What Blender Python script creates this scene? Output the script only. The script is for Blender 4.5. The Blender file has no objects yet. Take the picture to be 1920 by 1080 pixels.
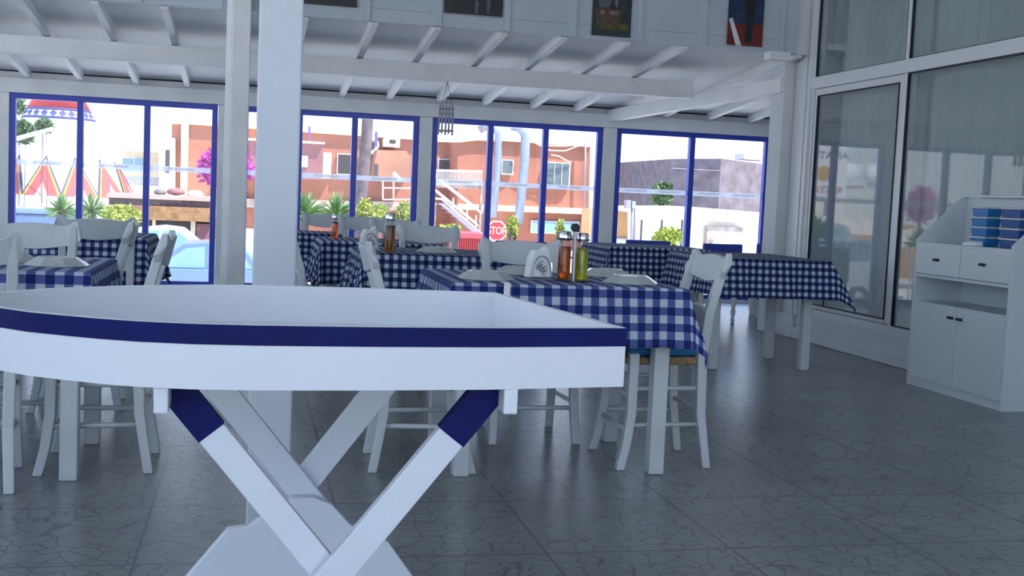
import bpy, bmesh, math, random
from mathutils import Vector, Matrix
PI = math.pi
SC = bpy.context.scene
COL = SC.collection

# ------------------------------------------------------------------ camera, sky, sun, exposure
H_CAM, F_PX, YAW, PITCH, ROLL = 1.07, 2150.0, .225, .0775, .044
_cy, _sy, _cp, _sp = math.cos(YAW), math.sin(YAW), math.cos(PITCH), math.sin(PITCH)
FWD = Vector((_sy*_cp, _cy*_cp, -_sp)); _R = Vector((_cy, -_sy, 0)); _U = _R.cross(FWD)
RGT = math.cos(ROLL)*_R + math.sin(ROLL)*_U
UPV = -math.sin(ROLL)*_R + math.cos(ROLL)*_U
cd = bpy.data.cameras.new('camera'); cam = bpy.data.objects.new('camera', cd); COL.objects.link(cam)
cam.matrix_world = Matrix(((RGT.x, UPV.x, -FWD.x, 0), (RGT.y, UPV.y, -FWD.y, 0), (RGT.z, UPV.z, -FWD.z, H_CAM), (0, 0, 0, 1)))
cd.sensor_width = 36; cd.lens = F_PX/1920*36; cd.clip_start = .05; cd.clip_end = 500
SC.camera = cam
SC.view_settings.view_transform = 'Standard'; SC.view_settings.look = 'None'
SC.view_settings.exposure = 0.42; SC.view_settings.gamma = 1.0; SC.view_settings.use_curve_mapping = False

SKY_LOW, SKY_MID, SKY_HIGH, SKY_STRENGTH = (.86, .93, 1, 1), (.50, .68, 1, 1), (.24, .44, .95, 1), 1.75
w = bpy.data.worlds.new('sky'); SC.world = w; w.use_nodes = True
nt = w.node_tree; bg = nt.nodes['Background']
tc = nt.nodes.new('ShaderNodeTexCoord'); sx = nt.nodes.new('ShaderNodeSeparateXYZ'); cr = nt.nodes.new('ShaderNodeValToRGB')
nt.links.new(tc.outputs['Generated'], sx.inputs[0]); nt.links.new(sx.outputs['Z'], cr.inputs[0]); nt.links.new(cr.outputs[0], bg.inputs[0])
cr.color_ramp.elements[0].position = 0.0; cr.color_ramp.elements[0].color = SKY_LOW
cr.color_ramp.elements[1].position = .9; cr.color_ramp.elements[1].color = SKY_HIGH
e = cr.color_ramp.elements.new(.25); e.color = SKY_MID
bg.inputs[1].default_value = SKY_STRENGTH
sd = bpy.data.lights.new('sun', 'SUN'); sun = bpy.data.objects.new('sun', sd); COL.objects.link(sun)
sd.energy = 8.5; sd.angle = .01; sd.color = (1, .95, .87)
sun.rotation_euler = Vector((-.50, .30, -1.0)).to_track_quat('-Z', 'Y').to_euler()

# ------------------------------------------------------------------ helpers
def ray(x, y): return RGT*((x-960)/F_PX) + UPV*((540-y)/F_PX) + FWD
def at(x, y, Y):
    d = ray(x, y); return Vector((0, 0, H_CAM)) + d*(Y/d.y)

def tag(o, label=None, cat=None, group=None, kind=None):
    if label: o['label'] = label
    if cat: o['category'] = cat
    if group: o['group'] = group
    if kind: o['kind'] = kind
    return o
def empty(name, loc=(0, 0, 0), rz=0, label=None, cat=None, group=None):
    o = bpy.data.objects.new(name, None); COL.objects.link(o); o.location = loc; o.rotation_euler = (0, 0, rz)
    o.empty_display_size = .1
    return tag(o, label, cat, group)

class MB:
    def __init__(s): s.bm = bmesh.new(); s.uv = None
    def prism(s, bot, top):
        b = [s.bm.verts.new(p) for p in bot]; t = [s.bm.verts.new(p) for p in top]; n = len(b)
        s.bm.faces.new(b[::-1]); s.bm.faces.new(t)
        for i in range(n): s.bm.faces.new((b[i], b[(i+1) % n], t[(i+1) % n], t[i]))
        return s
    def box(s, x0, x1, y0, y1, z0, z1):
        if x0 > x1: x0, x1 = x1, x0
        if y0 > y1: y0, y1 = y1, y0
        if z0 > z1: z0, z1 = z1, z0
        return s.prism([(x0, y0, z0), (x1, y0, z0), (x1, y1, z0), (x0, y1, z0)], [(x0, y0, z1), (x1, y0, z1), (x1, y1, z1), (x0, y1, z1)])
    def bar(s, a, b, wx, h, up=(0, 0, 1)):
        a, b = Vector(a), Vector(b); d = (b-a).normalized(); u = Vector(up)
        sdv = d.cross(u).normalized(); u = sdv.cross(d).normalized()
        q = [sdv*(i*wx/2) + u*(j*h/2) for i, j in ((-1, -1), (1, -1), (1, 1), (-1, 1))]
        return s.prism([a+k for k in q], [b+k for k in q])
    def extr(s, pts, axis, a, b):
        """2D outline pts extruded along axis from a to b"""
        def P(p, t): return {'x': (t, p[0], p[1]), 'y': (p[0], t, p[1]), 'z': (p[0], p[1], t)}[axis]
        return s.prism([P(p, a) for p in pts], [P(p, b) for p in pts])
    def loft(s, secs):
        """secs: list of rings (lists of points), capped"""
        rings = [[s.bm.verts.new(p) for p in r] for r in secs]; n = len(rings[0])
        s.bm.faces.new(rings[0][::-1]); s.bm.faces.new(rings[-1])
        for a, b in zip(rings, rings[1:]):
            for i in range(n): s.bm.faces.new((a[i], a[(i+1) % n], b[(i+1) % n], b[i]))
        return s
    def post(s, secs):
        return s.loft([[(x-w/2, y-d/2, z), (x+w/2, y-d/2, z), (x+w/2, y+d/2, z), (x-w/2, y+d/2, z)] for x, y, z, w, d in secs])
    def tube(s, pts, r, n=8):
        pts = [Vector(p) for p in pts]; rings = []
        if not hasattr(r, '__len__'): r = [r]*len(pts)
        for i, p in enumerate(pts):
            d = (pts[min(i+1, len(pts)-1)]-pts[max(i-1, 0)]).normalized()
            u = d.cross(Vector((0, 0, 1)) if abs(d.z) < .9 else Vector((1, 0, 0))).normalized(); v = d.cross(u)
            rings.append([p+(u*math.cos(2*PI*k/n)+v*math.sin(2*PI*k/n))*r[i] for k in range(n)])
        return s.loft(rings)
    def lathe(s, prof, c=(0, 0, 0), n=20):
        return s.loft([[(c[0]+r*math.cos(2*PI*k/n), c[1]+r*math.sin(2*PI*k/n), c[2]+z) for k in range(n)] for r, z in prof])
    def quad(s, *p): s.bm.faces.new([s.bm.verts.new(q) for q in p]); return s
    def build(s, name, m, parent=None, smooth=False, bev=0, loc=None):
        bmesh.ops.recalc_face_normals(s.bm, faces=s.bm.faces)
        me = bpy.data.meshes.new(name); s.bm.to_mesh(me); s.bm.free()
        if smooth:
            for p in me.polygons: p.use_smooth = True
        o = bpy.data.objects.new(name, me); COL.objects.link(o)
        if m: me.materials.append(m)
        if parent: o.parent = parent
        if loc: o.location = loc
        if bev:
            b = o.modifiers.new('bevel', 'BEVEL'); b.width = bev; b.segments = 2; b.limit_method = 'ANGLE'
        return o
def copy_tree(o, parent=None):
    c = o.copy(); COL.objects.link(c)
    if parent: c.parent = parent
    for ch in [k for k in bpy.data.objects if k.parent == o]: copy_tree(ch, c)
    return c
def text_mesh(name, body, size, m, parent, mat4, extrude=.0008, align='CENTER', sx=1):
    cu = bpy.data.curves.new(name, 'FONT'); cu.body = body; cu.size = size; cu.extrude = extrude; cu.align_x = align; cu.align_y = 'CENTER'
    t = bpy.data.objects.new(name, cu); COL.objects.link(t); bpy.context.view_layer.update()
    me = bpy.data.meshes.new_from_object(t.evaluated_get(bpy.context.evaluated_depsgraph_get()))
    bpy.data.objects.remove(t)
    me.transform(mat4 @ Matrix.Diagonal((sx, 1, 1, 1)))
    o = bpy.data.objects.new(name, me); COL.objects.link(o); me.materials.clear(); me.materials.append(m)
    if parent: o.parent = parent
    return o

# ------------------------------------------------------------------ materials
def mat(name, col, rough=.5, metal=0, noise=0, scale=8, bump=0, spec=.5, bscale=None):
    m = bpy.data.materials.new(name); m.use_nodes = True; n = m.node_tree; b = n.nodes['Principled BSDF']
    b.inputs['Base Color'].default_value = (*col, 1); b.inputs['Roughness'].default_value = rough; b.inputs['Metallic'].default_value = metal
    b.inputs['Specular IOR Level'].default_value = spec
    if noise or bump:
        tcn = n.nodes.new('ShaderNodeTexCoord'); ns = n.nodes.new('ShaderNodeTexNoise'); ns.inputs['Scale'].default_value = scale; ns.inputs['Detail'].default_value = 6
        n.links.new(tcn.outputs['Object'], ns.inputs['Vector'])
        if noise:
            r = n.nodes.new('ShaderNodeValToRGB'); r.color_ramp.elements[0].position = .3; r.color_ramp.elements[1].position = .7
            r.color_ramp.elements[0].color = (*[c*(1-noise) for c in col], 1); r.color_ramp.elements[1].color = (*[min(1, c*(1+noise*.5)) for c in col], 1)
            n.links.new(ns.outputs['Fac'], r.inputs[0]); n.links.new(r.outputs[0], b.inputs['Base Color'])
        if bump:
            ns2 = n.nodes.new('ShaderNodeTexNoise'); ns2.inputs['Scale'].default_value = bscale or scale*4; n.links.new(tcn.outputs['Object'], ns2.inputs['Vector'])
            bp = n.nodes.new('ShaderNodeBump'); bp.inputs['Strength'].default_value = bump; bp.inputs['Distance'].default_value = .01
            n.links.new(ns2.outputs['Fac'], bp.inputs['Height']); n.links.new(bp.outputs[0], b.inputs['Normal'])
    return m
def math_node(n, op, a, b=None):
    k = n.nodes.new('ShaderNodeMath'); k.operation = op
    for i, v in enumerate((a, b)):
        if v is None: continue
        if isinstance(v, (int, float)): k.inputs[i].default_value = v
        else: n.links.new(v, k.inputs[i])
    return k.outputs[0]
def gingham(name, period, light, mid, dark):
    m = bpy.data.materials.new(name); m.use_nodes = True; n = m.node_tree; b = n.nodes['Principled BSDF']
    uvn = n.nodes.new('ShaderNodeUVMap'); sp = n.nodes.new('ShaderNodeSeparateXYZ'); n.links.new(uvn.outputs[0], sp.inputs[0])
    s = []
    for ax in ('X', 'Y'):
        f = math_node(n, 'FRACT', math_node(n, 'DIVIDE', sp.outputs[ax], period)); s.append(math_node(n, 'GREATER_THAN', f, .5))
    add = math_node(n, 'MULTIPLY', math_node(n, 'ADD', s[0], s[1]), .5)
    r = n.nodes.new('ShaderNodeValToRGB'); r.color_ramp.interpolation = 'CONSTANT'
    r.color_ramp.elements[0].position = 0; r.color_ramp.elements[0].color = (*light, 1)
    r.color_ramp.elements[1].position = .75; r.color_ramp.elements[1].color = (*dark, 1)
    k = r.color_ramp.elements.new(.25); k.color = (*mid, 1)
    n.links.new(add, r.inputs[0]); n.links.new(r.outputs[0], b.inputs['Base Color'])
    b.inputs['Roughness'].default_value = .8; b.inputs['Specular IOR Level'].default_value = .2
    return m
def mix_mat(name, kind, tint=(1, 1, 1), fac=.5, rough=.02, ior=1.5):
    """glass: transparent + clear reflection by fresnel; film: diffuse + transparent"""
    m = bpy.data.materials.new(name); m.use_nodes = True; n = m.node_tree; n.nodes.clear()
    out = n.nodes.new('ShaderNodeOutputMaterial'); mx = n.nodes.new('ShaderNodeMixShader'); tr = n.nodes.new('ShaderNodeBsdfTransparent')
    tr.inputs[0].default_value = (*tint, 1)
    if kind == 'glass':
        g = n.nodes.new('ShaderNodeBsdfGlossy'); g.inputs['Roughness'].default_value = rough
        fr = n.nodes.new('ShaderNodeFresnel'); fr.inputs[0].default_value = ior
        gm = n.nodes.new('ShaderNodeNewGeometry'); f_ = math_node(n, 'MULTIPLY', fr.outputs[0], math_node(n, 'SUBTRACT', 1, gm.outputs['Backfacing']))
        n.links.new(f_, mx.inputs[0]); n.links.new(tr.outputs[0], mx.inputs[1]); n.links.new(g.outputs[0], mx.inputs[2])
    else:
        tr.inputs[0].default_value = (1, 1, 1, 1)
        df = n.nodes.new('ShaderNodeBsdfDiffuse'); df.inputs[0].default_value = (*tint, 1)
        tl = n.nodes.new('ShaderNodeBsdfTranslucent'); tl.inputs[0].default_value = (*tint, 1)
        ad = n.nodes.new('ShaderNodeMixShader'); ad.inputs[0].default_value = .5
        n.links.new(df.outputs[0], ad.inputs[1]); n.links.new(tl.outputs[0], ad.inputs[2])
        mx.inputs[0].default_value = fac; n.links.new(tr.outputs[0], mx.inputs[1]); n.links.new(ad.outputs[0], mx.inputs[2])
    n.links.new(mx.outputs[0], out.inputs[0]); return m

M = {}
M['white'] = mat('white_paint', (.72, .75, .78), .45, noise=.05, scale=5)
M['wall'] = mat('white_wall', (.66, .69, .71), .7, noise=.06, scale=3, bump=.15)
M['beam'] = mat('beam_paint', (.82, .84, .84), .55, noise=.08, scale=4)
M['panel'] = mat('fascia_paint', (.50, .56, .62), .6, noise=.05, scale=4)
M['ceil'] = mat('ceiling_paint', (.88, .89, .88), .7, noise=.04, scale=2)
M['tray'] = mat('tray_paint', (.68, .72, .77), .35, noise=.03, scale=6, bump=.04, bscale=60)
M['navy'] = mat('navy_paint', (.006, .009, .10), .6, noise=.15, scale=10, spec=.15)
M['chair'] = mat('chair_paint', (.56, .60, .62), .4, noise=.06, scale=8)
M['frame'] = mat('blue_frame', (.03, .065, .50), .35, noise=.05, scale=4)
M['bluechair'] = mat('blue_chair_paint', (.03, .06, .40), .5)
M['alu'] = mat('white_aluminium', (.66, .70, .72), .35)
M['gasket'] = mat('black_rubber', (.015, .015, .03), .6)
M['glass'] = mix_mat('window_glass', 'glass', (.99, .99, .99))
M['doorglass'] = mix_mat('door_glass', 'glass', (.86, .90, .91), ior=1.6)
M['band'] = mix_mat('frosted_band', 'film', (.80, .84, .90), .62)
M['bandtext'] = mat('band_print', (.35, .37, .5), .6)
M['curtain'] = mix_mat('sheer_curtain', 'film', (.88, .89, .88), .88)
M['cushion'] = mat('blue_cushion', (.02, .16, .38), .8, noise=.1, scale=20)
M['rush'] = mat('woven_rush', (.36, .24, .12), .8, noise=.5, scale=60, bump=.6, bscale=120)
M['plate'] = mat('white_plate', (.44, .47, .48), .12)
M['paper'] = mat('paper_napkin', (.75, .78, .82), .8)
M['metal'] = mat('grey_metal', (.35, .36, .42), .35, .7)
M['darkmetal'] = mat('black_iron', (.02, .02, .03), .4, .5)
M['chrome'] = mat('chrome', (.8, .8, .82), .12, 1)
M['bamboo'] = mat('weathered_bamboo', (.42, .41, .46), .7, noise=.3, scale=40)
M['rope'] = mat('rope', (.20, .16, .13), .9)
M['bluebox'] = mat('blue_box', (.01, .18, .48), .35, noise=.1, scale=30)
M['navybox'] = mat('dark_blue_box', (.01, .08, .30), .4)
M['cabinet'] = mat('cabinet_laminate', (.56, .62, .66), .4)
M['g1'] = gingham('gingham_large', .062, (.46, .52, .60), (.075, .11, .29), (.010, .020, .125))
M['g2'] = gingham('gingham_small', .047, (.46, .52, .58), (.05, .075, .19), (.006, .009, .06))
def bottle_mat(name, col):
    m = mat(name, col, .08); b = m.node_tree.nodes['Principled BSDF']; b.inputs['Transmission Weight'].default_value = .75; b.inputs['IOR'].default_value = 1.3; return m
M['vinegar'] = bottle_mat('red_vinegar', (.75, .16, .02)); M['oil'] = bottle_mat('olive_oil', (.62, .60, .03)); M['brown'] = bottle_mat('brown_sauce', (.30, .12, .02))
M['clear'] = mix_mat('clear_glass', 'glass', (.85, .88, .88))
# outdoors
M['terra'] = mat('terracotta_render', (.40, .165, .11), .9, noise=.22, scale=.6, bump=.2, bscale=6)
M['terra2'] = mat('terracotta_hood_render', (.40, .19, .125), .9, noise=.25, scale=.8)  # slightly paler terracotta for the chimney hood
M['maroon'] = mat('maroon_render', (.27, .12, .13), .9, noise=.15, scale=1)
M['cream'] = mat('cream_render', (.82, .72, .55), .9, noise=.15, scale=2)
M['offwhite'] = mat('off_white_render', (.80, .78, .72), .9, noise=.1, scale=2)
M['tipi'] = mat('tipi_canvas', (.86, .86, .88), .9, noise=.04, scale=1)
M['red'] = mat('red_paint', (.50, .035, .045), .6); M['pink'] = mat('pink_red_paint', (.42, .07, .08), .7); M['yellow'] = mat('yellow_paint', (.60, .34, .04), .7)
M['dblue'] = mat('dark_blue_paint', (.05, .05, .20), .7)
M['tan'] = mat('tan_paint', (.50, .34, .28), .8)
M['stone'] = mat('purple_grey_stone', (.165, .14, .16), .95, noise=.35, scale=2.5, bump=.3, bscale=14)
M['duct'] = mat('galvanised_duct', (.28, .33, .43), .4, .3, noise=.1, scale=3)
M['dark'] = mat('dark_opening', (.05, .05, .055), .4)
M['pane'] = mat('far_window_pane', (.12, .17, .18), .15)
M['teal'] = mat('teal_pane', (.25, .42, .45), .2)
M['bark'] = mat('tree_bark', (.12, .09, .10), .9, noise=.4, scale=6, bump=.5)
M['street'] = mat('street_concrete', (.80, .78, .73), .9, noise=.1, scale=.5)
M['concrete'] = mat('rough_concrete', (.45, .38, .34), .9, noise=.5, scale=3)
M['thatch'] = mat('reed_thatch', (.34, .19, .09), .95, noise=.45, scale=6, bump=.5)
M['yucca'] = mat('yucca_leaf', (.15, .30, .08), .5, noise=.3, scale=3)
M['lime'] = mat('lime_leaf', (.34, .42, .05), .6, noise=.35, scale=5)
M['green'] = mat('green_leaf', (.10, .18, .07), .6, noise=.4, scale=4)
M['magenta'] = mat('magenta_bract', (.45, .03, .33), .7, noise=.3, scale=6)
M['carwhite'] = mat('car_white', (.40, .43, .48), .2); M['carblue'] = mat('car_silver_blue', (.15, .23, .38), .2, .2); M['sky_blue'] = mat('sky_blue_paint', (.08, .30, .72), .5)
M['carglass'] = mat('car_glass', (.20, .35, .42), .08); M['tyre'] = mat('tyre', (.03, .03, .03), .8)
M['rail'] = mat('white_rail', (.85, .82, .85), .5)
M['steel'] = mat('grey_steel', (.30, .27, .32), .6, .2)
M['orange'] = mat('orange_wall', (.60, .34, .16), .9, noise=.15, scale=1)
M['purplepipe'] = mat('blue_pipe', (.12, .10, .45), .5)
M['canvas'] = mat('beige_canvas', (.72, .62, .50), .9)

def floor_mat():
    m = bpy.data.materials.new('stamped_floor'); m.use_nodes = True; n = m.node_tree; b = n.nodes['Principled BSDF']
    tcn = n.nodes.new('ShaderNodeTexCoord'); mp = n.nodes.new('ShaderNodeMapping'); n.links.new(tcn.outputs['Object'], mp.inputs[0])
    nz = n.nodes.new('ShaderNodeTexNoise'); nz.inputs['Scale'].default_value = 5; n.links.new(mp.outputs[0], nz.inputs[0])
    va = n.nodes.new('ShaderNodeVectorMath'); va.operation = 'MULTIPLY_ADD'; va.inputs[1].default_value = (.05, .05, 0)
    n.links.new(nz.outputs['Color'], va.inputs[0]); n.links.new(mp.outputs[0], va.inputs[2])
    vo = n.nodes.new('ShaderNodeTexVoronoi'); vo.feature = 'DISTANCE_TO_EDGE'; vo.inputs['Scale'].default_value = 12.5; vo.inputs['Randomness'].default_value = .85
    n.links.new(va.outputs[0], vo.inputs['Vector'])
    crack = n.nodes.new('ShaderNodeMapRange'); crack.inputs['From Min'].default_value = 0; crack.inputs['From Max'].default_value = .05; n.links.new(vo.outputs['Distance'], crack.inputs['Value'])
    sp = n.nodes.new('ShaderNodeSeparateXYZ'); n.links.new(mp.outputs[0], sp.inputs[0])
    lines = []
    for ax in ('X', 'Y'):
        f = math_node(n, 'FRACT', math_node(n, 'DIVIDE', sp.outputs[ax], .6)); d = math_node(n, 'ABSOLUTE', math_node(n, 'SUBTRACT', f, .5))
        lines.append(math_node(n, 'GREATER_THAN', d, .008))
    g = math_node(n, 'MULTIPLY', math_node(n, 'MULTIPLY', lines[0], lines[1]), crack.outputs[0])
    nb = n.nodes.new('ShaderNodeTexNoise'); nb.inputs['Scale'].default_value = 1.6; nb.inputs['Detail'].default_value = 8; n.links.new(mp.outputs[0], nb.inputs[0])
    r = n.nodes.new('ShaderNodeValToRGB'); r.color_ramp.elements[0].position = .3; r.color_ramp.elements[1].position = .7
    r.color_ramp.elements[0].color = (.175, .195, .197, 1); r.color_ramp.elements[1].color = (.24, .262, .26, 1); n.links.new(nb.outputs['Fac'], r.inputs[0])
    mx = n.nodes.new('ShaderNodeMix'); mx.data_type = 'RGBA'; mx.inputs[6].default_value = (.12, .13, .135, 1)
    n.links.new(g, mx.inputs[0]); n.links.new(r.outputs[0], mx.inputs[7]); n.links.new(mx.outputs[2], b.inputs['Base Color'])
    b.inputs['Roughness'].default_value = .27; b.inputs['Specular IOR Level'].default_value = .6
    bp = n.nodes.new('ShaderNodeBump'); bp.inputs['Strength'].default_value = .15; bp.inputs['Distance'].default_value = .002
    n.links.new(g, bp.inputs['Height']); n.links.new(bp.outputs[0], b.inputs['Normal'])
    return m
M['floor'] = floor_mat()
S = lambda o, name=None: tag(o, kind='structure')

# ------------------------------------------------------------------ room shell
WY = 12.25          # inner face of the window wall
WX = 4.5            # face of the wall with the sliding doors
def sbox(name, m, *b, bev=0): return S(MB().box(*b).build(name, M[m], bev=bev))
sbox('floor', 'floor', -5, 8, -4, 12.4, -.12, 0)
S(MB().box(-60, 70, -50, 120, -1.9, -1.6).build('ground', M['street']))
S(MB().box(-5, 8, 12.4, 12.6, -1.7, -.02).build('trim_1', M['wall']))
S(MB().box(-30, 40, 12.6, 14.25, -1.7, -.16).build('bounce_pavement', M['street']))  # hidden below the sill, added to bounce sunlight up onto the veranda ceiling
sbox('ceiling', 'ceil', -5.1, 8, -3.2, 9.45, 3.1, 3.2)
# sloping roof of the glazed veranda
zr = lambda y: 2.125 + (WY-y)*.0955
S(MB().extr([(8.975, zr(8.975)), (12.55, zr(12.55)), (12.55, zr(12.55)+.05), (8.975, zr(8.975)+.05)], 'x', -5, 7).build('ceiling', M['ceil']))
# poster fascia: a run of wide boards with battens
fa = S(MB().box(-5, 4.36, 8.9, 8.97, 2.375, 3.12).build('wall_upper', M['panel']))
bt = MB()
for x in (-4.0, -3.46, -2.92, -2.38, -1.84, -1.30, -.85, -.28, .27, .81, 1.36, 1.90, 2.44, 2.99, 3.54, 4.22):
    bt.box(x-.025, x+.025, 8.885, 8.9, 2.376, 3.1)
bt.build('batten', M['panel'], fa)
bt = MB()
for a, b in zip((.295, .835, 1.385, 1.925, 2.465, 3.015, 3.565), (.785, 1.335, 1.875, 2.415, 2.965, 3.515, 4.195)):
    bt.box(a+.02, b-.02, 8.8965, 8.9, 2.47, 2.473)
bt.build('seam', M['steel'], fa)
# corner pillar and the wall beside it
sbox('wall_corner', 'wall', 4.42, 4.62, 9.20, 9.45, 0, 3.12, bev=.008)
S(MB().box(4.36, 4.50, 8.93, 9.2, 2.375, 3.12).build('wall_corner', M['wall']))
S(MB().box(4.62, 8, 9.2, 9.32, 0, 3.12).build('wall_back', M['wall']))
sbox('wall_end', 'wall', 6.6, 6.7, 9.32, 12.3, 0, 2.6)
S(MB().box(4.12, 4.30, 8.86, 8.98, 2.31, 2.375).build('trim_2', M['beam']))
# window wall
hd = S(MB().box(-5, 6.7, WY-.06, WY+.14, 1.90, 2.045).build('wall_front', M['beam'], bev=.006))
MB().box(-5, 6.7, WY+.03, WY+.09, 2.045, 2.125).build('filler_board', M['beam'], hd)
MB().box(-5, 6.7, WY+.022, WY+.03, 2.108, 2.128).build('shade_strip', M['gasket'], hd)  # solid black strip standing in for the line of shade under the roof
for x0, x1 in ((-5, -2.36), (-.365, -.12), (1.712, 1.852), (3.755, 3.912), (5.76, 6.7)):
    MB().box(x0, x1, WY-.04, WY+.12, 0, 1.90).build('post', M['beam'], hd, bev=.006)
S(MB().box(-5, 6.7, WY-.05, WY+.14, 0, .028).build('trim_3', M['beam']))
# rafters and beams
rf = S(MB().build('trim_4', None)) if False else None
k = 0
for i in range(-1, 21):
    x = -4.75 + .51*i + (.02 if i % 2 else 0)
    if x > 6.5 or abs(x-3.86) < .12: continue
    b = MB(); y0, y1 = 8.97, 12.42
    b.extr([(y0, zr(y0)-.085), (y1-.26, zr(y1-.26)-.085), (y1-.26, zr(y1-.26)), (y0, zr(y0))], 'x', x-.028, x+.028)
    o = b.build('rafter', M['beam'], None, bev=.004); S(o)
S(MB().box(-5, 3.97, 10.13, 10.27, 2.075, 2.225).build('beam', M['beam'], bev=.006))
S(MB().bar((3.83, WY+.02, 2.03), (4.44, 9.22, 2.145), .10, .125).build('beam', M['beam'], bev=.006))
# left side of the room: low wall, open above
sbox('wall_left', 'wall', -5.1, -5, -4, 12.4, 0, .8)
for y in (-3.2, .8, 4.8, 8.8):
    S(MB().box(-5.1, -4.95, y-.08, y+.08, .8, 3.12).build('wall_left', M['wall']))
# right wall: plinth, sill, sliding doors and fixed lights
rw = S(MB().box(WX, WX+.18, -4, 8.88, 0, .205).build('wall_right', M['wall'], bev=.01))
MB().box(WX-.03, WX, -4, 8.88, 0, .095).build('plinth', M['wall'], rw, bev=.01)
MB().box(WX, WX+.14, 8.96, 9.0, .205, 3.12).build('wall_right', M['wall']) if False else None
def door(name, y0, y1, leaf):
    """a glazed bay between y0 (near) and y1 (far)"""
    r = S(MB().box(WX+.01, WX+.09, y1-.045, y1, .205, 3.12).build(name, M['alu'], bev=.004))
    MB().box(WX+.01, WX+.09, y0, y1-.045, .205, .275).build('sill_rail', M['alu'], r, bev=.004)
    MB().box(WX-.005, WX+.10, y0, y1, 2.085, 2.18).build('transom', M['alu'], r, bev=.004)
    if leaf:
        f = MB(); a, b, c, d = y0+.01, y1-.05, .28, 2.083
        f.box(WX+.02, WX+.055, a, a+.05, c, d).box(WX+.02, WX+.055, b-.05, b, c, d).box(WX+.02, WX+.055, a+.05, b-.05, d-.055, d).box(WX+.02, WX+.055, a+.05, b-.05, c, c+.03)
        f.build('sliding_frame', M['alu'], r, bev=.003)
        a2, b2, c2, d2 = a+.05, b-.05, c+.03, d-.055
    else: a2, b2, c2, d2 = y0, y1-.045, .275, 2.085
    g = MB(); t = .007; x0, x1 = WX+.012, WX+.036
    for (p, q, u, v) in ((a2, b2, c2, d2), (y0, y1-.045, 2.18, 3.08)):
        g.box(x0, x1, q-t, q, u, v).box(x0, x1, p, p+t, u, v).box(x0, x1, p, q, u, u+t).box(x0, x1, p, q, v-t, v)
    g.build('gasket', M['gasket'], r)
    MB().box(WX+.032, WX+.036, a2, b2, c2, d2).build('lower_pane', M['doorglass'], r)
    MB().box(WX+.032, WX+.036, y0, y1-.045, 2.18, 3.08).build('upper_pane', M['doorglass'], r)
door('door_1', 7.47, 8.86, True); door('door_2', 6.02, 7.47, False); door('door_3', 4.5, 6.02, True); door('door_4', 2.9, 4.5, False); door('door_5', 1.3, 2.9, True)
jm = S(MB().box(WX-.01, WX+.12, 8.86, 8.91, .2, 3.12).build('trim_5', M['alu'], bev=.004))
MB().box(WX+.03, WX+.12, 8.91, 8.94, .2, 3.1).build('groove', M['steel'], jm)
for k_ in range(3): MB().box(WX-.005+.012*k_, WX+.12, 8.94+.085*k_, 9.015+.085*k_, .2 if k_ else .2, 3.1).build('frame_profile', M['alu'], jm, bev=.004)
S(MB().box(WX-.03, WX+.12, 8.88, 9.2, 0, .2).build('wall_corner', M['wall'], bev=.006))
S(MB().box(WX, WX+.18, -4, 1.3, .205, 3.12).build('wall_right', M['wall']))
S(MB().box(WX, WX+.18, 1.3, 9.0, 3.08, 3.12).build('wall_right', M['wall']))
sbox('wall_inner', 'wall', 7.6, 7.7, -4, 9, 0, 3.12)
# sheer curtains hanging behind the glass
def curtain(y0, y1, z0, z1, label, seed):
    random.seed(seed); m = MB(); n = int((y1-y0)/.012); cols = []
    ph = [random.uniform(0, 6) for _ in range(4)]
    for i in range(n+1):
        y = y0+(y1-y0)*i/n
        x = WX+.20+.022*math.sin(y*52+ph[0]+1.5*math.sin(y*7+ph[1]))+.014*math.sin(y*23+ph[2])
        cols.append([m.bm.verts.new((x+.006*math.sin(z*3+y*9), y, z)) for z in (z0, (z0+z1)/2, z1)])
    for a, b in zip(cols, cols[1:]):
        for j in range(2): m.bm.faces.new((a[j], b[j], b[j+1], a[j+1]))
    o = m.build('curtain', M['curtain'], None, smooth=True)
    return tag(o, label, 'curtain', None)
curtain(7.50, 8.72, .25, 3.06, 'sheer white curtain behind the sliding door next to the corner pillar', 1)
curtain(4.60, 7.42, .25, 3.06, 'wide sheer white curtain behind the glass above the sideboard', 2)
# windows with blue frames
BAND_Z = (1.195, 1.248)
def window(n, x0, x1, mulls):
    z0, z1 = .03, 1.90; t = .055; y0, y1 = WY-.02, WY+.05
    r = S(MB().box(x0, x0+t, y0, y1, z0, z1).box(x1-t, x1, y0, y1, z0, z1).box(x0+t, x1-t, y0, y1, z1-t, z1).box(x0+t, x1-t, y0, y1, z0, z0+.045).build('window_%d' % n, M['frame'], bev=.004))
    for x in mulls: MB().box(x-.03, x+.03, y0-.01, y1, z0+.045, z1-t).build('mullion', M['frame'], r, bev=.004)
    es = [x0+t] + [v for x in mulls for v in (x-.03, x+.03)] + [x1-t]
    for a, b in zip(es[::2], es[1::2]):
        p = MB().box(a, b, WY+.022, WY+.028, z0+.045, z1-t).build('pane', M['glass'], r)
        bd = MB().box(a, b, WY+.0285, WY+.0295, *BAND_Z).build('frosted_band', M['band'], r)
        # lettering reads from the street, so it is mirrored from inside
        w_ = b-a; k = max(1, round(w_/.42))
        for j in range(k):
            cx = a+w_*(j+.5)/k
            mt = Matrix.Translation((cx, WY+.031, sum(BAND_Z)/2)) @ Matrix(((-1, 0, 0, 0), (0, 0, 1, 0), (0, 1, 0, 0), (0, 0, 0, 1)))
            text_mesh('lettering', 'FLORIDA HOTEL', .036, M['bandtext'], bd, mt)
    return r
window(1, -2.36, -.37, (-1.70, -1.06)); window(2, -.115, 1.706, (.46, 1.03)); window(3, 1.856, 3.75, (2.49, 3.105)); window(4, 3.917, 5.752, (4.81,))

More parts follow.
